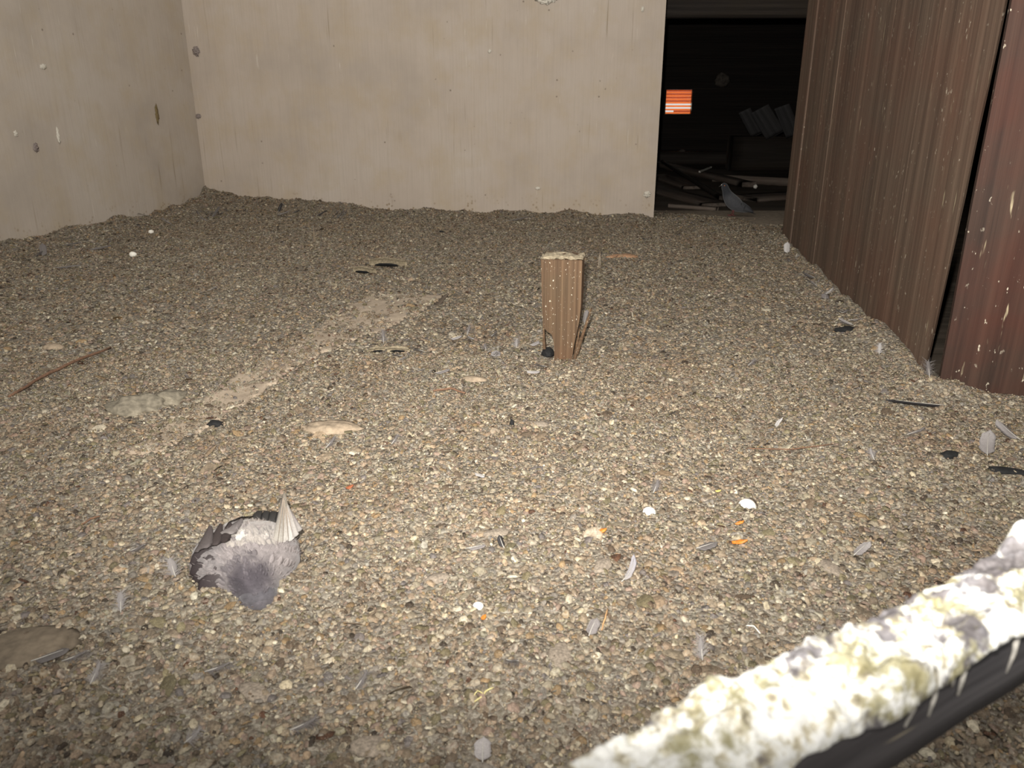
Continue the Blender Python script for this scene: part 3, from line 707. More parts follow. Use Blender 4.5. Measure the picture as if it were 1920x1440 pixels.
# ---------------------------------------------------------------- dead pigeon
def dead_pigeon():
    C0 = G(460, 1046, .016); root = empty('dead_pigeon', (C0.x, C0.y, ghs(C0.x, C0.y)))
    tag(root, 'dead grey pigeon lying in a hollow of the litter, one pale wing sticking up', 'bird')
    base = Vector(root.location); loc = lambda v: Vector(v)-base
    cz = .014
    nu, nv = 96, 56; V = []; F = []; C = []
    rs = random.Random(2)
    nd_ = (Vector(G(497, 1150, .01)) - C0); nd_.z = -.012; nk = nd_.normalized()
    fl_ = Vector((-.95, .25, .05)).normalized()
    def surf(d):
        bx = .091 - .006*max(0, -d.x); by = .086; bz = .060
        q = 1/math.sqrt((d.x/bx)**2+(d.y/by)**2+(d.z/bz)**2)
        a = math.acos(max(-1, min(1, d.dot(nk)))); q += .050*math.exp(-(a/.30)**2) + .010*math.exp(-(a/.6)**2)
        b = math.acos(max(-1, min(1, d.dot(fl_)))); q += .006*math.exp(-(b/.5)**2)
        # groove between breast and wing
        g = d.normalized(); q -= .006*math.exp(-((g.x*.8+g.y*.5+.30)/.07)**2)*max(0, g.z)
        q += .0035*(float(fbm(d.x*4+9, d.y*4+d.z*3, 6, 3))-.5)*2
        return q
    def colr(d, q):
        n = float(fbm(d.x*9+3, d.y*9+d.z*5, 14, 3)); n2 = float(fbm(d.x*3+1, d.y*3, 24, 3))
        base_c = np.array([.205, .183, .178]); pale = np.array([.33, .295, .262]); dark = np.array([.050, .043, .050]); slate = np.array([.095, .088, .096])
        c = base_c*(.8+.4*n)
        k = max(0, min(1, (d.y-.10)*1.5+(d.z-.5)*.6)); c = c*(1-k)+pale*(.85+.3*n)*k
        # dark neck patch toward the lower right
        nkp = Vector((.36, -.92, .16)).normalized(); a = math.acos(max(-1, min(1, d.dot(nkp)))) + (n-.5)*.40
        k = 1/(1+math.exp((a-.36)*16)); c = c*(1-k)+dark*(.7+.8*n)*k
        a = math.acos(max(-1, min(1, d.dot(nk)))); k = 1/(1+math.exp((a-.19)*22)); c = c*(1-k)+slate*(.8+.4*n)*k
        return c
    for j in range(nv+1):
        ph = PI*j/nv
        for i in range(nu):
            th = 2*PI*i/nu; d = Vector((math.sin(ph)*math.cos(th), math.sin(ph)*math.sin(th), math.cos(ph)))
            q = surf(d); P = Vector((C0.x, C0.y, cz))+d*q; V.append(loc(P)); C.append([*colr(d, q), 1])
    for j in range(nv):
        for i in range(nu): F.append([j*nu+i, (j+1)*nu+i, (j+1)*nu+(i+1) % nu, j*nu+(i+1) % nu])
    obj('body', raw_mesh('body', V, F, True, C), M_PLUM, root)
    # small contour feathers over the body
    V = []; F = []; C = []
    for k in range(1100):
        z = rs.uniform(-.05, 1); th = rs.uniform(0, 2*PI); r = math.sqrt(1-z*z); d = Vector((r*math.cos(th), r*math.sin(th), z))
        q = surf(d); P = Vector((C0.x, C0.y, cz))+d*q; e = .03
        t1 = (-nk + Vector((rs.uniform(-.25, .25), rs.uniform(-.2, .2), 0))); n_ = Vector((d.x/.094**2, d.y/.086**2, d.z/.06**2)).normalized()
        t1 = (t1-n_*t1.dot(n_)).normalized(); l = rs.uniform(.010, .018)
        P = P - n_*.0012; tip = P+t1*l+n_*.0014
        a = math.acos(max(-1, min(1, d.dot(nk))))
        if a < .5: l *= .5; tip = P+t1*l+n_*.001
        col = colr(d, q)*rs.uniform(.93, 1.08); v, f, c = blade(loc(P), loc(tip), l*.62, n_, -.05, .10, 'leaf', tuple(col*.92), tuple(col*1.08), 5, 4, 0, .0002)
        b = len(V); V += v; F += [[x+b for x in y] for y in f]; C += c
    o = obj('contour_feathers', raw_mesh('contour_feathers', V, F, True, C), M_FEA, root); o['kind'] = 'stuff'
    # wisps of fluff
    V = []; F = []; C = []
    for k in range(420):
        z = rs.uniform(.0, 1); th = rs.uniform(0, 2*PI); r = math.sqrt(1-z*z); d = Vector((r*math.cos(th), r*math.sin(th), z)); q = surf(d)
        P = Vector((C0.x, C0.y, cz))+d*(q+.001); n_ = d; t1 = (-nk+Vector((rs.uniform(-.9, .9), rs.uniform(-.9, .9), 0))); t1 = (t1-n_*t1.dot(n_)).normalized()
        col = colr(d, q)*1.35; s = n_.cross(t1)*.00035; l = rs.uniform(.008, .016); b = len(V)
        pts = [P, P+t1*l*.5+n_*.003, P+t1*l+n_*.0045]
        for i, p in enumerate(pts): ww = (1, .8, .2)[i]; V += [loc(p+s*ww), loc(p-s*ww)]; C += [[*col, 1]]*2
        F += [[b, b+1, b+3, b+2], [b+2, b+3, b+5, b+4]]
    o = obj('down', raw_mesh('down', V, F, True, C), M_FEA, root); o['kind'] = 'stuff'
    CC = Vector((C0.x, C0.y, cz))
    gz0 = ghs(C0.x-.1, C0.y-.02)
    def hit(px, py, off=.003):
        """point on the plumage seen at a photo pixel, lifted by off"""
        o_ = Vector((0, 0, CAM_H)); d = (G(px, py)-o_).normalized(); t = .9
        while t < 2.2:
            P = o_+d*t; r = P-CC; q = surf(r.normalized())
            if r.length < q+off: return P
            if P.z < gz0+off: return P
            t += .0015
        return P
    Tw = hit(541, 1016, .004); Yw = Tw.y; T = lambda x, y, dy=0: loc(at_depth(x, y, Yw+dy-.006))
    cols = [((.085, .072, .06), (.33, .31, .275)), ((.15, .13, .11), (.38, .36, .33)), ((.22, .20, .18), (.42, .40, .375)), ((.20, .18, .16), (.38, .36, .335)), ((.12, .10, .10), (.32, .30, .28))]
    V, F, Cc = blade(T(532, 924), T(531, 972), .0105, (0, -1, .3), .0, .3, 'leaf', (.12, .105, .085), (.20, .18, .15), 10, 4)
    wing = obj('wing', raw_mesh('wing', V, F, True, Cc), M_FEA, root); wing['label'] = 'pale raised wing with a dark tip'
    for k, (bx_, by_, tx_, ty_) in enumerate(((531, 934, 520, 1022), (533, 938, 530, 1018), (535, 942, 541, 1016), (537, 948, 550, 1008), (539, 954, 558, 998))):
        c0, c1 = cols[k]
        V, F, Cc = blade(T(bx_, by_, .002*k), T(tx_, ty_, -.008+.006*k), .019, (0.25-.15*k, -1, .45), -.03, .16, 'fan', c0, c1, 14, 6, .0, .0003, .05, k)
        obj('flight_feather', raw_mesh('flight_feather', V, F, True, Cc), M_FEA, wing)
        V, F, Cc = tube([T(bx_, by_, .002*k-.002), T((bx_+tx_)/2, (by_+ty_)/2, -.006+.004*k), T(tx_, ty_, -.011+.006*k)], [.0009, .0007, .0003], 5, (.22, .18, .14))
        obj('shaft', raw_mesh('shaft', V, F, True, Cc), M_FEA, wing)
    def fth(x0, y0, x1, y1, w, c0, c1, o0=.002, o1=.006, prof='fan', nm='wing_feather', cup=.08, sd=0, kup=.5):
        a = hit(x0, y0, o0); b_ = hit(x1, y1, o1); mid = (a+b_)/2; up = (mid-CC).normalized()*kup + Vector((-.1, -.75, .6))
        V, F, Cc = blade(loc(a), loc(b_), w, up, .05, cup, prof, c0, c1, 14, 6, sd, .0004, .06, int(x0))
        return obj(nm, raw_mesh(nm, V, F, True, Cc), M_FEA, root)
    dk = (.034, .026, .024); dk2 = (.055, .044, .042); gy = (.13, .115, .112); gl = (.20, .18, .17)
    # tail and dark-tipped feathers behind
    for k in range(4): fth(478+k*14, 990, 486+k*13, 966, .020, (.09, .09, .09), (.025, .024, .024), .002, .004, nm='tail_feather')
    # folded dark wing, upper left
    fth(476, 966, 436, 986, .034, gl, gy, .004, .008, kup=.1); fth(452, 972, 424, 1002, .034, gy, gl, .007, .011, kup=.1)
    fth(430, 980, 414, 1020, .032, dk2, dk, .010, .014, kup=.1); fth(412, 982, 398, 1026, .032, dk, dk2, .013, .017, kup=.1); fth(392, 986, 380, 1032, .036, dk2, (.11, .095, .092), .016, .020, kup=.1)
    # scalloped dark wing tips along the left flank
    for (x0, y0, x1, y1) in ((400, 1032, 357, 1056), (402, 1048, 357, 1076), (406, 1064, 361, 1091), (412, 1078, 372, 1106)):
        fth(x0, y0, x1, y1, .028, (.07, .06, .06), (.024, .017, .018), .004, .006, 'feather', kup=.3)
    # soft pale flank feathers that overlap the dark tips, then the breast and shoulder plumage
    rs2 = random.Random(9)
    def soft(x0, y0, dx, dy, l, wd, col, nm, n, jx, jy):
        V = []; F = []; C = []
        for _ in range(n):
            a = x0+rs2.uniform(-jx, jx); b_ = y0+rs2.uniform(-jy, jy); k = rs2.uniform(.7, 1.2)
            p = hit(a, b_, .001); q = hit(a+dx*l*k+rs2.uniform(-4, 4), b_+dy*l*k+rs2.uniform(-3, 3), .0035); up = ((p+q)/2-CC).normalized()
            kk = rs2.uniform(.9, 1.1); cc = [x*kk for x in col]; v, f, c = blade(loc(p), loc(q), wd*k, up, .0, .06, 'leaf', cc, [x*1.05 for x in cc], 6, 4, 0, .0002, .1, _)
            b0 = len(V); V += v; F += [[x+b0 for x in y] for y in f]; C += c
        o = obj(nm, raw_mesh(nm, V, F, True, C), M_PLUM, root); o['kind'] = 'stuff'
    soft(400, 1064, -1, -.25, 16, .013, (.185, .168, .165), 'flank_feathers', 70, 22, 34)
    soft(470, 1012, -.35, -1, 12, .012, (.30, .272, .245), 'shoulder_feathers', 90, 50, 16)
    soft(450, 1008, -.2, -1, 14, .013, (.44, .42, .38), 'shoulder_feathers', 10, 14, 7)
    soft(500, 1005, .0, -1, 12, .012, (.36, .33, .30), 'shoulder_feathers', 16, 22, 10)
    # grey head and neck pressed flat against the ground
    h = C0 + nk*.118
    V, F = lump(.028, .024, .013, 5, .10, 3, False); cc = [[.085, .080, .088, 1]]*len(V)
    hd = obj('head', raw_mesh('head', V, F, True, cc), M_PLUM, root, loc=loc((h.x, h.y, ghs(h.x, h.y)+.006)), rot=(0, 0, .35))
m, nt, b = new_mat('plumage'); at = nd(nt, 'ShaderNodeAttribute', attribute_name='Col'); v = coords(nt); n_ = noise(nt, v, 140, 4, .7); n3 = noise(nt, v, 500, 3)
c = mix(nt, 1.0, at.outputs[0], ramp(nt, [(.3, (.75, .75, .75)), (.7, (1.22, 1.22, 1.22))], n_).outputs[0], 'MULTIPLY'); lk(nt, c, b.inputs['Base Color'])
b.inputs['Roughness'].default_value = .85; b.inputs['Sheen Weight'].default_value = .25; b.inputs['Specular IOR Level'].default_value = .15; bump(nt, b, n3, .5, .0015)
M_PLUM = m
dead_pigeon()

# ---------------------------------------------------------------- live pigeon on the sill
def loft(path, k=20, sq=1.0):
    """path: (point, rx, rz) rings; width axis = world y, height axis perpendicular"""
    V = []; F = []; n = len(path)
    for i, (p, ry, rz) in enumerate(path):
        a = Vector(path[min(i+1, n-1)][0])-Vector(path[max(i-1, 0)][0]); a.normalize(); s = Vector((0, 1, 0)); u = a.cross(s).normalized()
        for j in range(k):
            t = 2*PI*j/k; V.append(Vector(p)+s*math.cos(t)*ry+u*math.sin(t)*rz)
    for i in range(n-1):
        for j in range(k): F.append([i*k+j, i*k+(j+1) % k, (i+1)*k+(j+1) % k, (i+1)*k+j])
    F.append(list(range(k))[::-1]); F.append([(n-1)*k+j for j in range(k)]); return V, F
def live_pigeon():
    p = G(1374, 404, .012); root = empty('pigeon', p, 0); tag(root, 'dark grey pigeon standing on the sill of the dark doorway', 'bird')
    s = .00393
    P = lambda x, y, dy=0: Vector(((x-1374)*s, dy, (404-y)*s))
    ctl = [(1402, 397, 2.0, 1.6), (1396, 395, 4.5, 3.6), (1388, 391, 7.5, 7), (1379, 386, 9.5, 10), (1370, 379, 9.2, 10.5), (1363, 371, 7.2, 8.5), (1359, 363, 5.2, 6.0), (1356.5, 357, 4.6, 5.0), (1354.5, 353, 4.6, 5.2), (1352, 350.5, 3.6, 4.0), (1349.5, 350.5, 1.6, 2.0)]
    V, F = loft([(P(x, y), a*s*1.15, b_*s*(1.22 if i > 0 else 1)) for i, (x, y, a, b_) in enumerate(ctl)], 20)
    cols = []
    for i, (x, y, _, _) in enumerate(ctl): cols += [[*( (.03, .032, .036) if i > 5 else (.065, .066, .07)), 1]]*20
    bd = obj('body', raw_mesh('body', V, F, True, cols), M_PLUM, root); md = bd.modifiers.new('s', 'SUBSURF'); md.levels = 2; md.render_levels = 2
    for sg in (-1, 1):
        V, F, C = blade(P(1366, 374, sg*.030), P(1408, 398, sg*.016), .052, (0, sg, .25), .10, .18, 'leaf', (.075, .077, .08), (.03, .03, .033), 18, 8)
        wg = obj('wing', raw_mesh('wing', V, F, True, C), M_FEA, root)
        for q in (.45, .62):
            a = P(1366, 374, sg*.036).lerp(P(1408, 398, sg*.022), q); V, F, C = blade(a+Vector((.004, sg*.004, .018)), a+Vector((-.008, sg*.006, -.016)), .009, (0, sg, 0), .05, .05, 'leaf', (.02, .02, .02), None, 6, 3)
            obj('wing_bar', raw_mesh('wing_bar', V, F, True, C), M_FEA, wg)
        V, F, C = tube([P(1373, 393, sg*.014), P(1374, 398, sg*.016), P(1372, 403.2, sg*.018)], [.006, .0032, .003], 7, (.13, .045, .04)); lg = obj('leg', raw_mesh('leg', V, F, True, C), M_FEA, root)
        V = []; F = []; C = []
        for a in (PI-.5, PI, PI+.5, 0):
            b0 = P(1372, 403.2, sg*.018); v, f, c = tube([b0, b0+Vector((math.cos(a)*.014, math.sin(a)*.014, -.001)), b0+Vector((math.cos(a)*.028, math.sin(a)*.028, -.003))], [.0026, .0022, .001], 6, (.13, .045, .04)); k = len(V); V += v; F += [[x+k for x in y] for y in f]; C += c
        obj('foot', raw_mesh('foot', V, F, True, C), M_FEA, lg)
        V, F = lump(.0035, .0015, .0035, 2, .01, 2, False); obj('eye', raw_mesh('eye', V, F), mat_eye, root, loc=P(1353.3, 351.5, sg*.0175))
    V, F, C = blade(P(1392, 394), P(1414, 401), .050, (0, 0, 1), .0, .05, 'fan', (.10, .10, .11), (.03, .03, .035), 12, 6); obj('tail', raw_mesh('tail', V, F, True, C), M_FEA, root)
    V, F, C = tube([P(1350.5, 351), P(1347.5, 352), P(1344.6, 354)], [.0055, .0035, .0010], 8, (.06, .055, .05)); bk = obj('beak', raw_mesh('beak', V, F, True, C), M_FEA, root)
    V, F = lump(.0045, .0035, .003, 4, .05, 2, False); obj('cere', raw_mesh('cere', V, F), M_SHELL, bk, loc=P(1349.2, 350.4))
mat_eye = mat_simple('pigeon_eye', (.50, .14, .03), .3, .1, 50, 0)
live_pigeon()

# ---------------------------------------------------------------- sill and things in the dark attic
V, F = prism([(.97, 5.30), (2.15, 5.22), (2.15, 5.98), (.97, 5.98)], -.08, .004)
M_SILL = mat_simple('sill_board', (.28, .225, .165), .9, .3, 25, .4)
struct(obj('trim_1', raw_mesh('trim_1', V, F, False), M_SILL))
def attic_board(name, x0, y0, x1, y1, w, t, label, mat, z=-.08, cat='board', dz=0.0, z1=None, seed=0, bend=0.0):
    z1 = z if z1 is None else z1
    a = G(x0, y0, z+dz+t/2); b = G(x1, y1, z1+dz+t/2); d = b-a; L = d.length
    V, F = rough_beam(L, w, t, 20, 3, 2, .003, seed+int(x0), None, bend)
    o = obj(name, raw_mesh(name, V, F), mat, loc=(a+b)/2, rot=(0, -math.asin(d.z/L), math.atan2(d.y, d.x))); return tag(o, label, cat)
M_AT1 = mat_boards('attic_timber', (.13, .105, .085), (.20, .165, .135), (.12, .08, .06), 'x', 0, .8); M_AT2 = mat_boards('attic_timber_dark', (.03, .024, .02), (.05, .04, .032), (.04, .03, .02), 'x', 0, .8)
M_AT3 = mat_boards('grey_boards', (.06, .058, .058), (.095, .092, .092), (.06, .055, .05), 'x', 0, .8); M_ATF = mat_simple('attic_debris', (.13, .11, .09), .9, .5, 18, .5)
attic_board('floor_board', 1222, 352, 1345, 384, .30, .03, 'pale loose board on the dark attic floor left of the live pigeon', M_AT1)
attic_board('floor_board', 1225, 305, 1405, 346, .16, .05, 'long board slanting down from left behind the live pigeon', M_AT1, dz=.03)
attic_board('floor_board', 1232, 330, 1300, 352, .22, .03, 'short dusty board lying between two longer boards in the dark attic', M_AT1)
attic_board('timber_stick', 1240, 302, 1352, 371, .035, .035, 'thin dark stick lying across the boards in the dark attic', M_AT2, dz=.09)
attic_board('floor_board', 1340, 333, 1520, 343, .14, .08, 'thick board lying level behind the live pigeon', M_AT1)
attic_board('floor_board', 1225, 286, 1500, 292, .9, .05, 'broad dusty board far back on the attic floor', M_AT1)
attic_board('floor_board', 1395, 372, 1500, 366, .35, .04, 'board lying to the right of the live pigeon', M_AT1)
attic_board('timber_stick', 1255, 385, 1345, 392, .05, .03, 'narrow batten lying just behind the sill', M_AT1, z=-.08)
attic_board('white_stick', 1312, 322, 1333, 314, .02, .02, 'small white stick catching the light in the dark attic', M_SHELL, dz=.10, cat='stick')
attic_board('roof_beam', 1200, 24, 1560, 22, .14, .14, 'dark roof beam across the top of the doorway view', M_TIMBER, z=.0) if False else None
c = at_depth(1380, 14, 7.0); V, F = rough_beam(6.5, .12, .16, 30, 3, 3, .003, 3)
tag(obj('roof_beam', raw_mesh('roof_beam', V, F), M_AT2, loc=(c.x, 7.0, c.z)), 'dark roof beam crossing high up behind the doorway', 'beam')
c = at_depth(1380, 262, 12.0); V, F = rough_beam(7.5, .16, .18, 30, 3, 3, .004, 6)
tag(obj('floor_joist', raw_mesh('floor_joist', V, F), M_AT2, loc=(c.x, 12.0, .01)), 'dark joist lying across the attic floor in front of the far wall', 'beam')
for k, (xb, yb, xt, yt, Y, w_, lab) in enumerate(((1418, 268, 1396, 208, 11.0, .17, 'leftmost of three pale boards leaning in the dark attic'), (1452, 272, 1424, 205, 10.8, .26, 'middle and widest of three pale boards leaning in the dark attic'), (1488, 262, 1466, 200, 10.6, .20, 'rightmost of three pale boards leaning in the dark attic, half hidden by the partition'))):
    b0 = at_depth(xb, yb, Y); t0 = at_depth(xt, yt, Y+.25); b0.z = .372; d = t0-b0; L = d.length
    V, F = rough_beam(L, w_, .03, 12, 3, 2, .003, k)
    o = obj('leaning_board', raw_mesh('leaning_board', V, F), M_PALEB, None) if False else obj('leaning_board', raw_mesh('leaning_board', V, F), M_AT3, loc=(b0+t0)/2)
    xa_ = d.normalized(); ya_ = Vector((0, 0, 1)).cross(Vector((0, 1, 0))); yv = xa_.cross(Vector((0, 1, 0))).normalized(); zv = xa_.cross(yv)
    o.rotation_euler = Matrix((xa_, yv, zv)).transposed().to_euler(); tag(o, lab, 'board')
def attic_lump(px, py, Y, sx, sy, sz, seed, mat, label, cat, name):
    c = G(px, py+sz*1480/Y*.8, -.045); c.z += sz*.7; V, F = lump(sx, sy, sz, seed, .3, 3, False); return tag(obj(name, raw_mesh(name, V, F), mat, loc=c), label, cat)
attic_lump(1446, 286, 8.6, .12, .08, .085, 3, M_ATF, 'pale rubble block on the attic floor below the leaning boards', 'rubble', 'rubble_block')
attic_lump(1278, 283, 8.9, .06, .05, .04, 5, M_ATF, 'small rubble piece on the attic floor under the lit window', 'rubble', 'rubble_block')
attic_lump(1416, 349, 6.4, .022, .02, .02, 8, M_SHELL, 'small white scrap on the attic boards right of the live pigeon', 'scrap', 'white_scrap')
c = at_depth(1355, 150, 14.96); V, F = lump(.13, .05, .12, 3, .35, 3, False)
tag(obj('cobweb_clump', raw_mesh('cobweb_clump', V, F), M_ATF, loc=c), 'pale dusty clump on the dark far wall, up and right of the lit window', 'cobweb')
V, F = rough_beam(3.2, .30, .44, 20, 3, 3, .004, 16)
tag(obj('ledge', raw_mesh('ledge', V, F), M_AT2, loc=(4.5, 10.95, .14)), 'dark low ledge carrying the three leaning boards', 'ledge')

# ---------------------------------------------------------------- marks on the walls
def on_wall(px, py, which):
    a = (px-960)/FPX; b_ = -(py-720)/FPX; d = Vector((a, math.cos(PITCH)+b_*math.sin(PITCH), -math.sin(PITCH)+b_*math.cos(PITCH)))
    if which == 'back': o_ = Vector((BL.x, BL.y, 0)); n = Vector((bdir.y, -bdir.x, 0))
    else: o_ = Vector((BL.x, BL.y, 0)); n = Vector((LW_DIR.y, -LW_DIR.x, 0))
    t = (o_-Vector((0, 0, CAM_H))).dot(n)/d.dot(n); return Vector((0, 0, CAM_H))+d*t, n
def splat(px, py, which, w_, h_, seed, mat, label, name='droppings_or_glare', cat='droppings', th=.004):
    p, n = on_wall(px, py, which); V, F = lump(w_, th, h_, seed, .62, 4, False, 3.4)
    tag(obj(name, raw_mesh(name, V, F), mat, loc=p+n*.0015, rot=(0, 0, math.atan2(n.y, n.x)+PI/2)), label, cat)
M_WEB = mat_simple('grey_dirt', (.24, .20, .18), .9, .5, 150, .6); M_OL = mat_simple('olive_stain', (.20, .15, .07), .9, .2, 100, .2); M_PALE = mat_simple('pale_drop_or_glare', (.62, .58, .49), .8, .1, 90, .2)
splat(368, 96, 'back', .024, .030, 4, M_WEB, 'grey dirt clump stuck on the back wall near the upper left corner', 'dirt_clump', 'dirt', .012)
splat(371, 218, 'back', .022, .014, 7, M_WEB, 'small grey dirt smear in the wall corner halfway down', 'dirt_clump', 'dirt', .004)
splat(1026, -2, 'back', .055, .028, 9, M_PALE, 'pale round painted glare patch at the top edge of the back wall')  # glare spot on the plaster, put in as a pale lump
splat(294, 214, 'left', .016, .052, 2, M_OL, 'olive-brown oval stain on the left wall', 'wall_stain', 'stain', .002)
splat(109, 254, 'left', .010, .042, 3, M_PALE, 'white streak of droppings on the left wall')
splat(81, 125, 'left', .022, .012, 6, M_PALE, 'small pale spot high on the left wall')
splat(29, 250, 'left', .012, .014, 8, M_PALE, 'small pale spot at the left edge of the left wall')
splat(918, 96, 'back', .010, .010, 5, M_PALE, 'tiny pale fleck high in the middle of the back wall')
splat(1205, 17, 'back', .009, .014, 11, M_PALE, 'tiny pale fleck at the top right of the back wall')
splat(1213, 364, 'back', .020, .020, 12, M_PALE, 'pale lump low on the back wall beside the doorway', th=.012)
splat(1008, 353, 'back', .016, .009, 13, M_PALE, 'small pale fleck low in the middle of the back wall')
splat(67, 277, 'left', .016, .022, 15, M_WEB, 'reddish-grey smudge on the left wall', 'wall_stain', 'stain', .002)

# ---------------------------------------------------------------- rubble, eggs, bark, twigs on the litter
lump_obj('mortar_lump', 262, 765, .085, .060, .038, 3, M_STONE_G, 'greyish crusted mortar lump on the left, just left of the dusty plank', 'rubble', .2, None, .30, -.004, 4, 3.5)
lump_obj('mortar_lump', 312, 752, .055, .045, .030, 6, M_STONE_G, 'smaller crusted lump joined to the right of the greyish mortar lump', 'rubble', .5, None, .30, -.004, 4, 3.5)
lump_obj('stone', 620, 805, .074, .036, .018, 12, M_STONE, 'flat pale beige stone in the litter left of centre', 'stone', -.05, None, .28, .0, 4, 3)
lump_obj('stone', 1168, 482, .085, .045, .020, 14, mat_simple('tan_stone', (.36, .21, .12), .9, .3, 60, .5), 'tan-orange lump in the litter behind and right of the stake', 'stone', 0, None, .25, -.004)
lump_obj('stone', 888, 712, .040, .020, .010, 15, M_STONE, 'small pale stone in the litter left of the stake foot', 'stone')
lump_obj('stone', 100, 652, .035, .025, .014, 17, M_STONE, 'small tan stone at the far left of the litter', 'stone')
lump_obj('stone', 40, 1215, .075, .045, .010, 19, mat_simple('brown_slab', (.15, .12, .085), .9, .3, 60, .4), 'flat brown slab in the litter near the lower left corner', 'stone', .25, None, .2)
lump_obj('black_pellet_or_shade', 402, 797, .022, .015, .012, 21, M_BLACK, 'black lump by the near end of the dusty plank', 'debris', 0, None, .3)
lump_obj('black_pellet_or_shade', 762, 404, .050, .02, .022, 24, M_BLACK, 'black lump at the foot of the back wall', 'debris')
lump_obj('black_pellet_or_shade', 1585, 620, .040, .022, .014, 25, M_BLACK, 'black lump by the foot of the board partition', 'debris', .3)
lump_obj('black_pellet_or_shade', 1780, 855, .026, .014, .012, 26, M_BLACK, 'black lump at the right, below the black flight feather', 'debris', .3)
lump_obj('black_pellet_or_shade', 828, 436, .018, .012, .012, 27, M_BLACK, 'small black lump in front of the back wall', 'debris')
lump_obj('black_pellet_or_shade', 960, 798, .006, .008, .018, 28, M_BLACK, 'small black chip standing upright in the middle of the litter', 'debris')
lump_obj('black_pellet_or_shade', 1890, 884, .045, .016, .008, 29, M_BLACK, 'dark lump at the right edge of the litter', 'debris', -.2)
def egg(px, py, r, label, rz=0, grp=None):
    p = gp(px, py); V, F = lump(1, 1, 1, 1, 0, 3, False); V = [(v[0]*r*1.28*(1), v[1]*r*(1-.12*v[0]), v[2]*r*(1-.12*v[0])) for v in V]
    tag(obj('egg', raw_mesh('egg', V, F), M_SHELL, loc=(p.x, p.y, p.z+r*.75), rot=(0, 0, rz)), label, 'egg')
egg(250, 481, .0145, 'white egg on the litter by the left wall, nearer of two', .2); egg(284, 438, .0135, 'white egg on the litter by the left wall, farther of two', 1.0)
def shell(px, py, r, label, rz, rx):
    V = []; F = []; n = 18; k = 7; rs = random.Random(int(px))
    for lay, rr in ((0, r), (1, r*.94)):
        for j in range(k+1):
            for i in range(n):
                ph = (PI*.5)*j/k*(.9+.12*math.sin(i*2.3)); th = 2*PI*i/n; V.append((rr*1.2*math.sin(ph)*math.cos(th), rr*math.sin(ph)*math.sin(th), rr*math.cos(ph)))
    A = (k+1)*n
    for j in range(k):
        for i in range(n):
            q = [j*n+i, j*n+(i+1) % n, (j+1)*n+(i+1) % n, (j+1)*n+i]; F.append(q[::-1]); F.append([A+x for x in q])
    for i in range(n): F.append([k*n+i, k*n+(i+1) % n, A+k*n+(i+1) % n, A+k*n+i])
    p = gp(px, py); tag(obj('eggshell', raw_mesh('eggshell', V, F), M_SHELL, loc=(p.x, p.y, p.z+r*.1), rot=(rx, .2, rz)), label, 'eggshell')
shell(1217, 962, .0115, 'white piece of eggshell right of centre, the smaller and nearer of two', .3, .2); shell(1401, 950, .0145, 'white piece of eggshell right of centre, the larger of two', -.2, .1)
shell(897, 1138, .0075, 'small whitish shell fragment in the lower middle of the litter', 0, .2)
def flake(px, py, L, w_, ang, label, mat=None, name='orange_flake', cat='flake'):
    p = gp(px, py, .007); V, F, C = blade((-L/2, 0, 0), (L/2, 0, 0), w_, (0, 0, 1), .2, .2, 'leaf', n=8, m=4, thick=.0007, ragged=.3, seed=int(px)); tag(obj(name, raw_mesh(name, V, F), mat or M_ORANGE, loc=p, rot=(.25, -.15, ang)), label, cat)
flake(1385, 1022, .030, .013, -.35, 'bright orange flake right of centre, the nearest of three'); flake(1128, 1001, .019, .012, .1, 'small orange flake, leftmost of three'); flake(1386, 986, .017, .009, .1, 'dull orange flake just behind the brightest one'); 
flake(907, 1164, .010, .008, .9, 'tiny orange-red flake in the lower middle of the litter'); flake(656, 918, .016, .012, .2, 'reddish-brown flake right of and behind the dead pigeon', mat_simple('red_flake', (.22, .07, .03)))
flake(1346, 926, .012, .007, -.5, 'tiny yellow flake left of the larger eggshell', mat_simple('yellow_flake', (.55, .42, .12)))
def curl(px, py, L, r, ang, label, open_=2.2, roll=0.0, mat=None):
    """curled bark: open half tube, real thickness"""
    V = []; F = []; n = 14; k = 10; rs = random.Random(int(px)); t = .0016
    for lay in (0, 1):
        for i in range(n+1):
            x = (i/n-.5)*L; rr = (r-(t if lay else 0))*(1-.35*abs(i/n-.5)*2*rs.uniform(.7, 1))
            for j in range(k+1):
                a = PI/2-open_/2+open_*j/k; V.append((x+rs.uniform(-1, 1)*.001, math.cos(a)*rr*1.15, math.sin(a)*rr))
    A = (n+1)*(k+1)
    for i in range(n):
        for j in range(k):
            q = i*(k+1)+j; F.append([q, q+1, q+k+2, q+k+1]); F.append([A+q+k+1, A+q+k+2, A+q+1, A+q])
        for j in (0, k): q = i*(k+1)+j; F.append([q, q+k+1, A+q+k+1, A+q])
    for i in (0, n):
        for j in range(k): q = i*(k+1)+j; F.append([q, q+1, A+q+1, A+q])
    p = gp(px, py, r*.25); o = tag(obj('bark_curl', raw_mesh('bark_curl', V, F), mat or M_BARK, loc=p, rot=(roll-.35, 0, ang)), label, 'bark')
    Vi, Fi = lump(L*.30, r*.4, r*.20, int(px), .3); obj('shade_core', raw_mesh('shade_core', [(v[0], v[1]-r*.15, v[2]) for v in Vi], Fi), M_BLACK, o)  # black lump paints the shade inside the curl
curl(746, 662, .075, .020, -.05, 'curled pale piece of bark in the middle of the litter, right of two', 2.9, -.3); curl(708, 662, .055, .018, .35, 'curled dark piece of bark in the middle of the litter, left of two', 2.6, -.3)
curl(725, 502, .19, .040, -.12, 'large arched piece of bark behind the dusty plank, right of two', 2.2, -.25); curl(680, 514, .12, .030, -.3, 'arched piece of bark behind the dusty plank, left of two', 2.3, -.25)
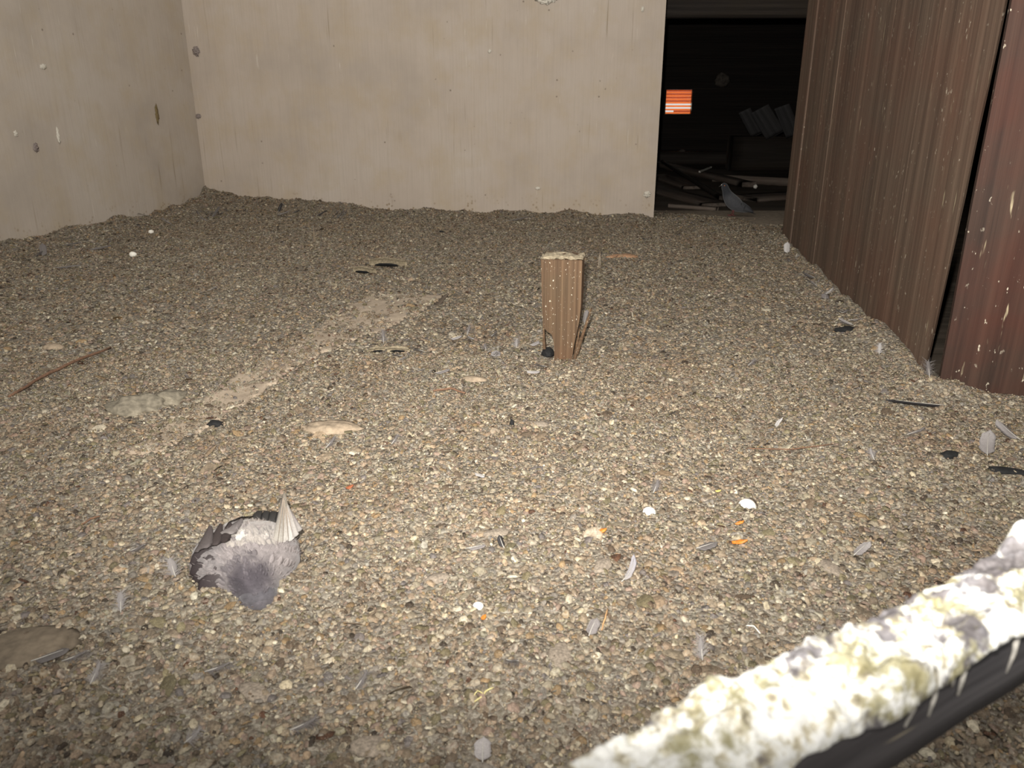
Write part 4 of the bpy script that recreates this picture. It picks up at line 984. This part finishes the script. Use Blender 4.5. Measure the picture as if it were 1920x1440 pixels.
def ft_block(px, py, sx, label, ang=0, seed=1):
    lump_obj('dung_plate', px, py, sx, sx*.55, .006, seed, M_PLATE, label, 'droppings', ang, 'larger flat cakes of droppings', .25)
M_PLATE = mat_simple('dung_cake', (.24, .20, .155), .85, .4, 220, .6)
for i, (x, y, s_, lab) in enumerate(((700, 1400, .030, 'flat cake of droppings at the bottom edge, left of centre'), (820, 1085, .024, 'flat cake of droppings straight right of the dead pigeon'), (1130, 1060, .026, 'flat cake of droppings left of the curved pale feather'), (1050, 1230, .034, 'largest flat cake of droppings in the lower middle'), (1555, 1065, .030, 'ochre flat cake of droppings above the white-caked beam'), (480, 1300, .030, 'flat cake of droppings below the dead pigeon'), (1010, 795, .030, 'flat cake of droppings in front of the stake'), (930, 1000, .028, 'flat cake of droppings in the centre of the foreground'))):
    ft_block(x, y, s_, lab, i*.5, 30+i)

stick('twig', [gp(18, 748, .006), gp(80, 712, .010), gp(140, 683, .010), gp(208, 655, .006)], .0048, M_TWIG, 'long brown stick lying half sunk at the far left', 'stick', seed=1)
stick('twig', [gp(812, 738, .008), gp(845, 735, .011), gp(872, 742, .008)], .0035, M_TWIG, 'short dark twig left of the foot of the stake', 'stick', seed=2)
stick('straw', [gp(1128, 1188, .006), gp(1134, 1172, .012), gp(1139, 1156, .014)], .0013, mat_simple('straw_tan', (.42, .25, .12)), 'short tan straw in the lower middle of the litter', 'straw', seed=3)
stick('root', [gp(890, 1322, .006), gp(903, 1318, .010), gp(912, 1306, .010), gp(925, 1298, .008)], .0013, M_STRAW, 'yellow-green curled rootlet near the bottom edge', 'root', seed=4)
stick('root', [gp(888, 1312, .006), gp(896, 1306, .010), gp(906, 1312, .010)], .0010, M_STRAW, 'smaller yellow-green rootlet left of the longer one near the bottom edge', 'root', seed=5)
stick('twig', [gp(1400, 845, .006), gp(1480, 850, .010), gp(1560, 838, .007)], .0016, M_TWIG, 'thin twig lying in the litter right of centre', 'stick', seed=6)
stick('straw', [gp(1398, 1179, .006), gp(1412, 1184, .010), gp(1425, 1194, .006)], .0009, M_SHELL, 'fine white straw just above the white-caked beam', 'straw', seed=7)
stick('twig', [gp(155, 988, .006), gp(172, 981, .010), gp(188, 974, .007)], .0020, M_TWIG, 'short brown twig left of the dead pigeon', 'stick', seed=8)

# ---------------------------------------------------------------- loose feathers
GY = (.17, .154, .147); PALE = (.28, .26, .25); WHT = (.43, .41, .395); DK = (.022, .020, .020); MID = (.10, .090, .085)
FE = [
 (888, 892, .042, .013, -.75, WHT, 'white narrow feather in the middle of the litter', None, .1, .08, 'flight', .25),
 (1165, 1098, .070, .012, .85, PALE, 'long curved pale grey feather right of centre in the foreground', (.34, .33, .36), .12, .05, 'flight', -.35),
 (1316, 1245, .040, .022, 1.6, PALE, 'upright pale downy feather just above the white-caked beam', None, .9, .05, 'down', 0),
 (1850, 860, .085, .034, 1.15, GY, 'broad grey-white feather near the right edge', PALE, .35, .08, 'flight', .1),
 (1912, 830, .070, .034, 2.1, GY, 'grey-white feather cut by the right edge', PALE, .3, .1, 'flight', .1),
 (1775, 765, .155, .026, 3.05, DK, 'black flight feather with white quill in front of the red-brown board', None, .04, .03, 'flight', .02),
 (985, 700, .045, .026, -.3, WHT, 'white feather with a dark base at the foot of the stake', PALE, .05, .05, 'flight', .1),
 (1062, 628, .050, .020, 1.0, GY, 'grey feather caught against the front of the stake', PALE, 1.1, .05, 'flight', .1),
 (1096, 612, .060, .018, 1.4, MID, 'dark grey feather leaning right of the stake', GY, .9, .03, 'flight', .1),
 (782, 700, .040, .022, -.6, PALE, 'white downy feather left of the stake, beside a grey one', None, .3, .1, 'down', 0),
 (815, 704, .046, .022, .25, GY, 'grey feather left of the stake, beside a white downy one', None, .15, .1, 'flight', .1),
 (612, 845, .042, .030, .9, GY, 'fluffy grey feather just below the flat beige stone', None, .5, .1, 'down', 0),
 (735, 838, .034, .022, .9, GY, 'small fluffy grey feather right of the flat beige stone', None, .6, .1, 'down', 0),
 (720, 648, .060, .030, 1.8, GY, 'fluffy grey feather standing behind the curled bark', None, 1.0, .1, 'down', 0),
 (876, 632, .050, .030, 1.3, GY, 'fluffy grey feather left of the stake, farther back', None, .7, .1, 'down', 0),
 (968, 656, .040, .024, 1.5, PALE, 'small white fluff close to the left of the stake foot', None, .8, .1, 'down', 0),
 (228, 1155, .042, .026, 1.9, PALE, 'white downy feather below and left of the dead pigeon', None, .6, .1, 'down', 0),
 (118, 1248, .046, .026, .25, GY, 'grey-mauve downy feather near the lower left, left of two', None, .2, .1, 'down', 0),
 (172, 1290, .036, .024, 1.4, PALE, 'white downy fluff near the lower left, right of two', None, .5, .1, 'down', 0),
 (385, 1268, .048, .024, .15, GY, 'grey downy feather below the dead pigeon', None, .2, .1, 'down', 0),
 (245, 1040, .036, .030, .1, GY, 'grey fluff just left of the dead pigeon', None, .3, .1, 'down', 0),
 (348, 1402, .030, .028, .6, PALE, 'round tuft of grey down at the bottom edge, left', None, .4, .1, 'down', 0),
 (545, 1378, .044, .026, .3, GY, 'grey downy feather at the bottom edge below the dead pigeon', None, .2, .1, 'down', 0),
 (905, 1438, .030, .022, 1.6, PALE, 'pale feather cut by the bottom edge in the middle', None, .4, .05, 'flight', .05),
 (668, 1300, .034, .024, 1.0, GY, 'grey downy tuft near the bottom, right of the dead pigeon', None, .4, .1, 'down', 0),
 (1104, 1200, .030, .018, 1.1, GY, 'small grey-blue feather in the lower middle, beside the tan straw', None, .5, .1, 'flight', .1),
 (948, 1245, .040, .022, -.9, GY, 'faint grey fluff in the lower middle of the litter', None, .4, .1, 'down', 0),
 (1225, 930, .044, .030, 1.1, GY, 'grey fluff above the smaller eggshell', None, .4, .1, 'down', 0),
 (875, 1035, .034, .014, .1, GY, 'small grey feather right of the dead pigeon', None, .1, .1, 'flight', .1),
 (945, 1034, .026, .012, 2.1, DK, 'small dark feather right of centre of the foreground', None, .5, .1, 'flight', .1),
 (1600, 1048, .048, .018, .7, GY, 'bluish-grey feather above the white-caked beam', PALE, .15, .1, 'flight', .1),
 (1638, 868, .038, .022, 1.6, PALE, 'small white forked fluff on the right of the litter', None, .5, .1, 'down', 0),
 (1455, 806, .040, .010, 1.2, WHT, 'thin curved white feather right of the centre', None, .2, .1, 'flight', .3),
 (1700, 820, .060, .030, .2, GY, 'fluffy grey feather in front of the red-brown board', None, .2, .1, 'down', 0),
 (1742, 712, .060, .040, 1.5, GY, 'ball of grey down stuck in the gap between the boards', None, .9, .1, 'down', 0),
 (1648, 668, .050, .030, 1.2, WHT, 'white fluff at the foot of the board partition, nearest of three', None, .7, .1, 'down', 0),
 (1545, 556, .060, .036, .3, WHT, 'white fluff at the foot of the board partition, middle of three', None, .5, .1, 'down', 0),
 (1476, 478, .070, .036, 1.5, WHT, 'white feather at the foot of the board partition, farthest of three', None, .8, .1, 'flight', .1),
 (521, 402, .085, .030, 1.2, DK, 'dark feather standing at the foot of the back wall', None, .9, .05, 'flight', .05),
 (950, 416, .150, .030, .15, MID, 'dark grey feather lying along the foot of the back wall', None, .12, .05, 'flight', .02),
 (390, 548, .050, .030, .3, PALE, 'pale fluff far back on the left side of the litter', None, .3, .1, 'down', 0),
 (330, 1088, .042, .036, 2.2, PALE, 'ring of pale fluff touching the dead pigeon on its left', None, .6, .2, 'down', 0),
 (1402, 690, .044, .024, .6, GY, 'grey fluff on the litter midway between stake and partition', None, .4, .1, 'down', 0),
 (1305, 1035, .040, .02, .3, MID, 'small slate feather left of the bright orange flake', None, .1, .1, 'flight', .1),
 (60, 1248, .050, .020, .4, MID, 'dark grey feather at the lower left, above the brown slab', None, .1, .1, 'flight', .1),
 (100, 505, .12, .03, .2, MID, 'dull grey feather lying near the left wall', GY, .05, .05, 'flight', .05),
 (165, 470, .12, .04, .3, GY, 'faded grey feather against the left wall', MID, .1, .05, 'flight', .05),
]
for i, (x, y, L, w_, a, c_, lab, tc_, lf, bd_, kd, sb_) in enumerate(FE):
    feather(x, y, L, w_, a, c_, lab, tc_, lf, bd_, kd, seed=i+3, sb=sb_)

rs = random.Random(77)
def drift(pts, n, label, group, cols, jx, jy, L0, L1):
    protos = {}
    for i in range(n):
        t = rs.random()*(len(pts)-1); k = int(t); f = t-k
        x = pts[k][0]*(1-f)+pts[k+1][0]*f+rs.uniform(-jx, jx); y = pts[k][1]*(1-f)+pts[k+1][1]*f+rs.uniform(0, jy)
        feather(x, y, rs.uniform(L0, L1), rs.uniform(.022, .038), rs.uniform(-.5, 3.4), rs.choice(cols), label, None, rs.uniform(0, .5), rs.uniform(.03, .12), rs.choice(('flight', 'down', 'down')), 100+i, group, sb=rs.uniform(-.1, .2))
drift([(60, 470), (180, 425), (330, 398), (392, 396)], 22, 'small grey feather in the drift along the foot of the left wall', 'feathers drifted against the left wall', (MID, GY, DK, PALE), 12, 22, .08, .15)
drift([(395, 394), (480, 392), (640, 404)], 14, 'small dull feather in the drift at the left foot of the back wall', 'feathers drifted against the back wall', (MID, GY, DK), 12, 12, .07, .14)
drift([(1475, 470), (1560, 565), (1650, 650), (1715, 712)], 16, 'small pale fluff in the row along the foot of the board partition', 'fluff along the foot of the partition', (GY, PALE, MID), 8, 14, .03, .06)
drift([(690, 690), (860, 620), (1000, 640), (980, 690)], 12, 'small grey fluff scattered in the litter left of the stake', 'fluff scattered left of the stake', (GY, MID, PALE), 40, 40, .025, .045)
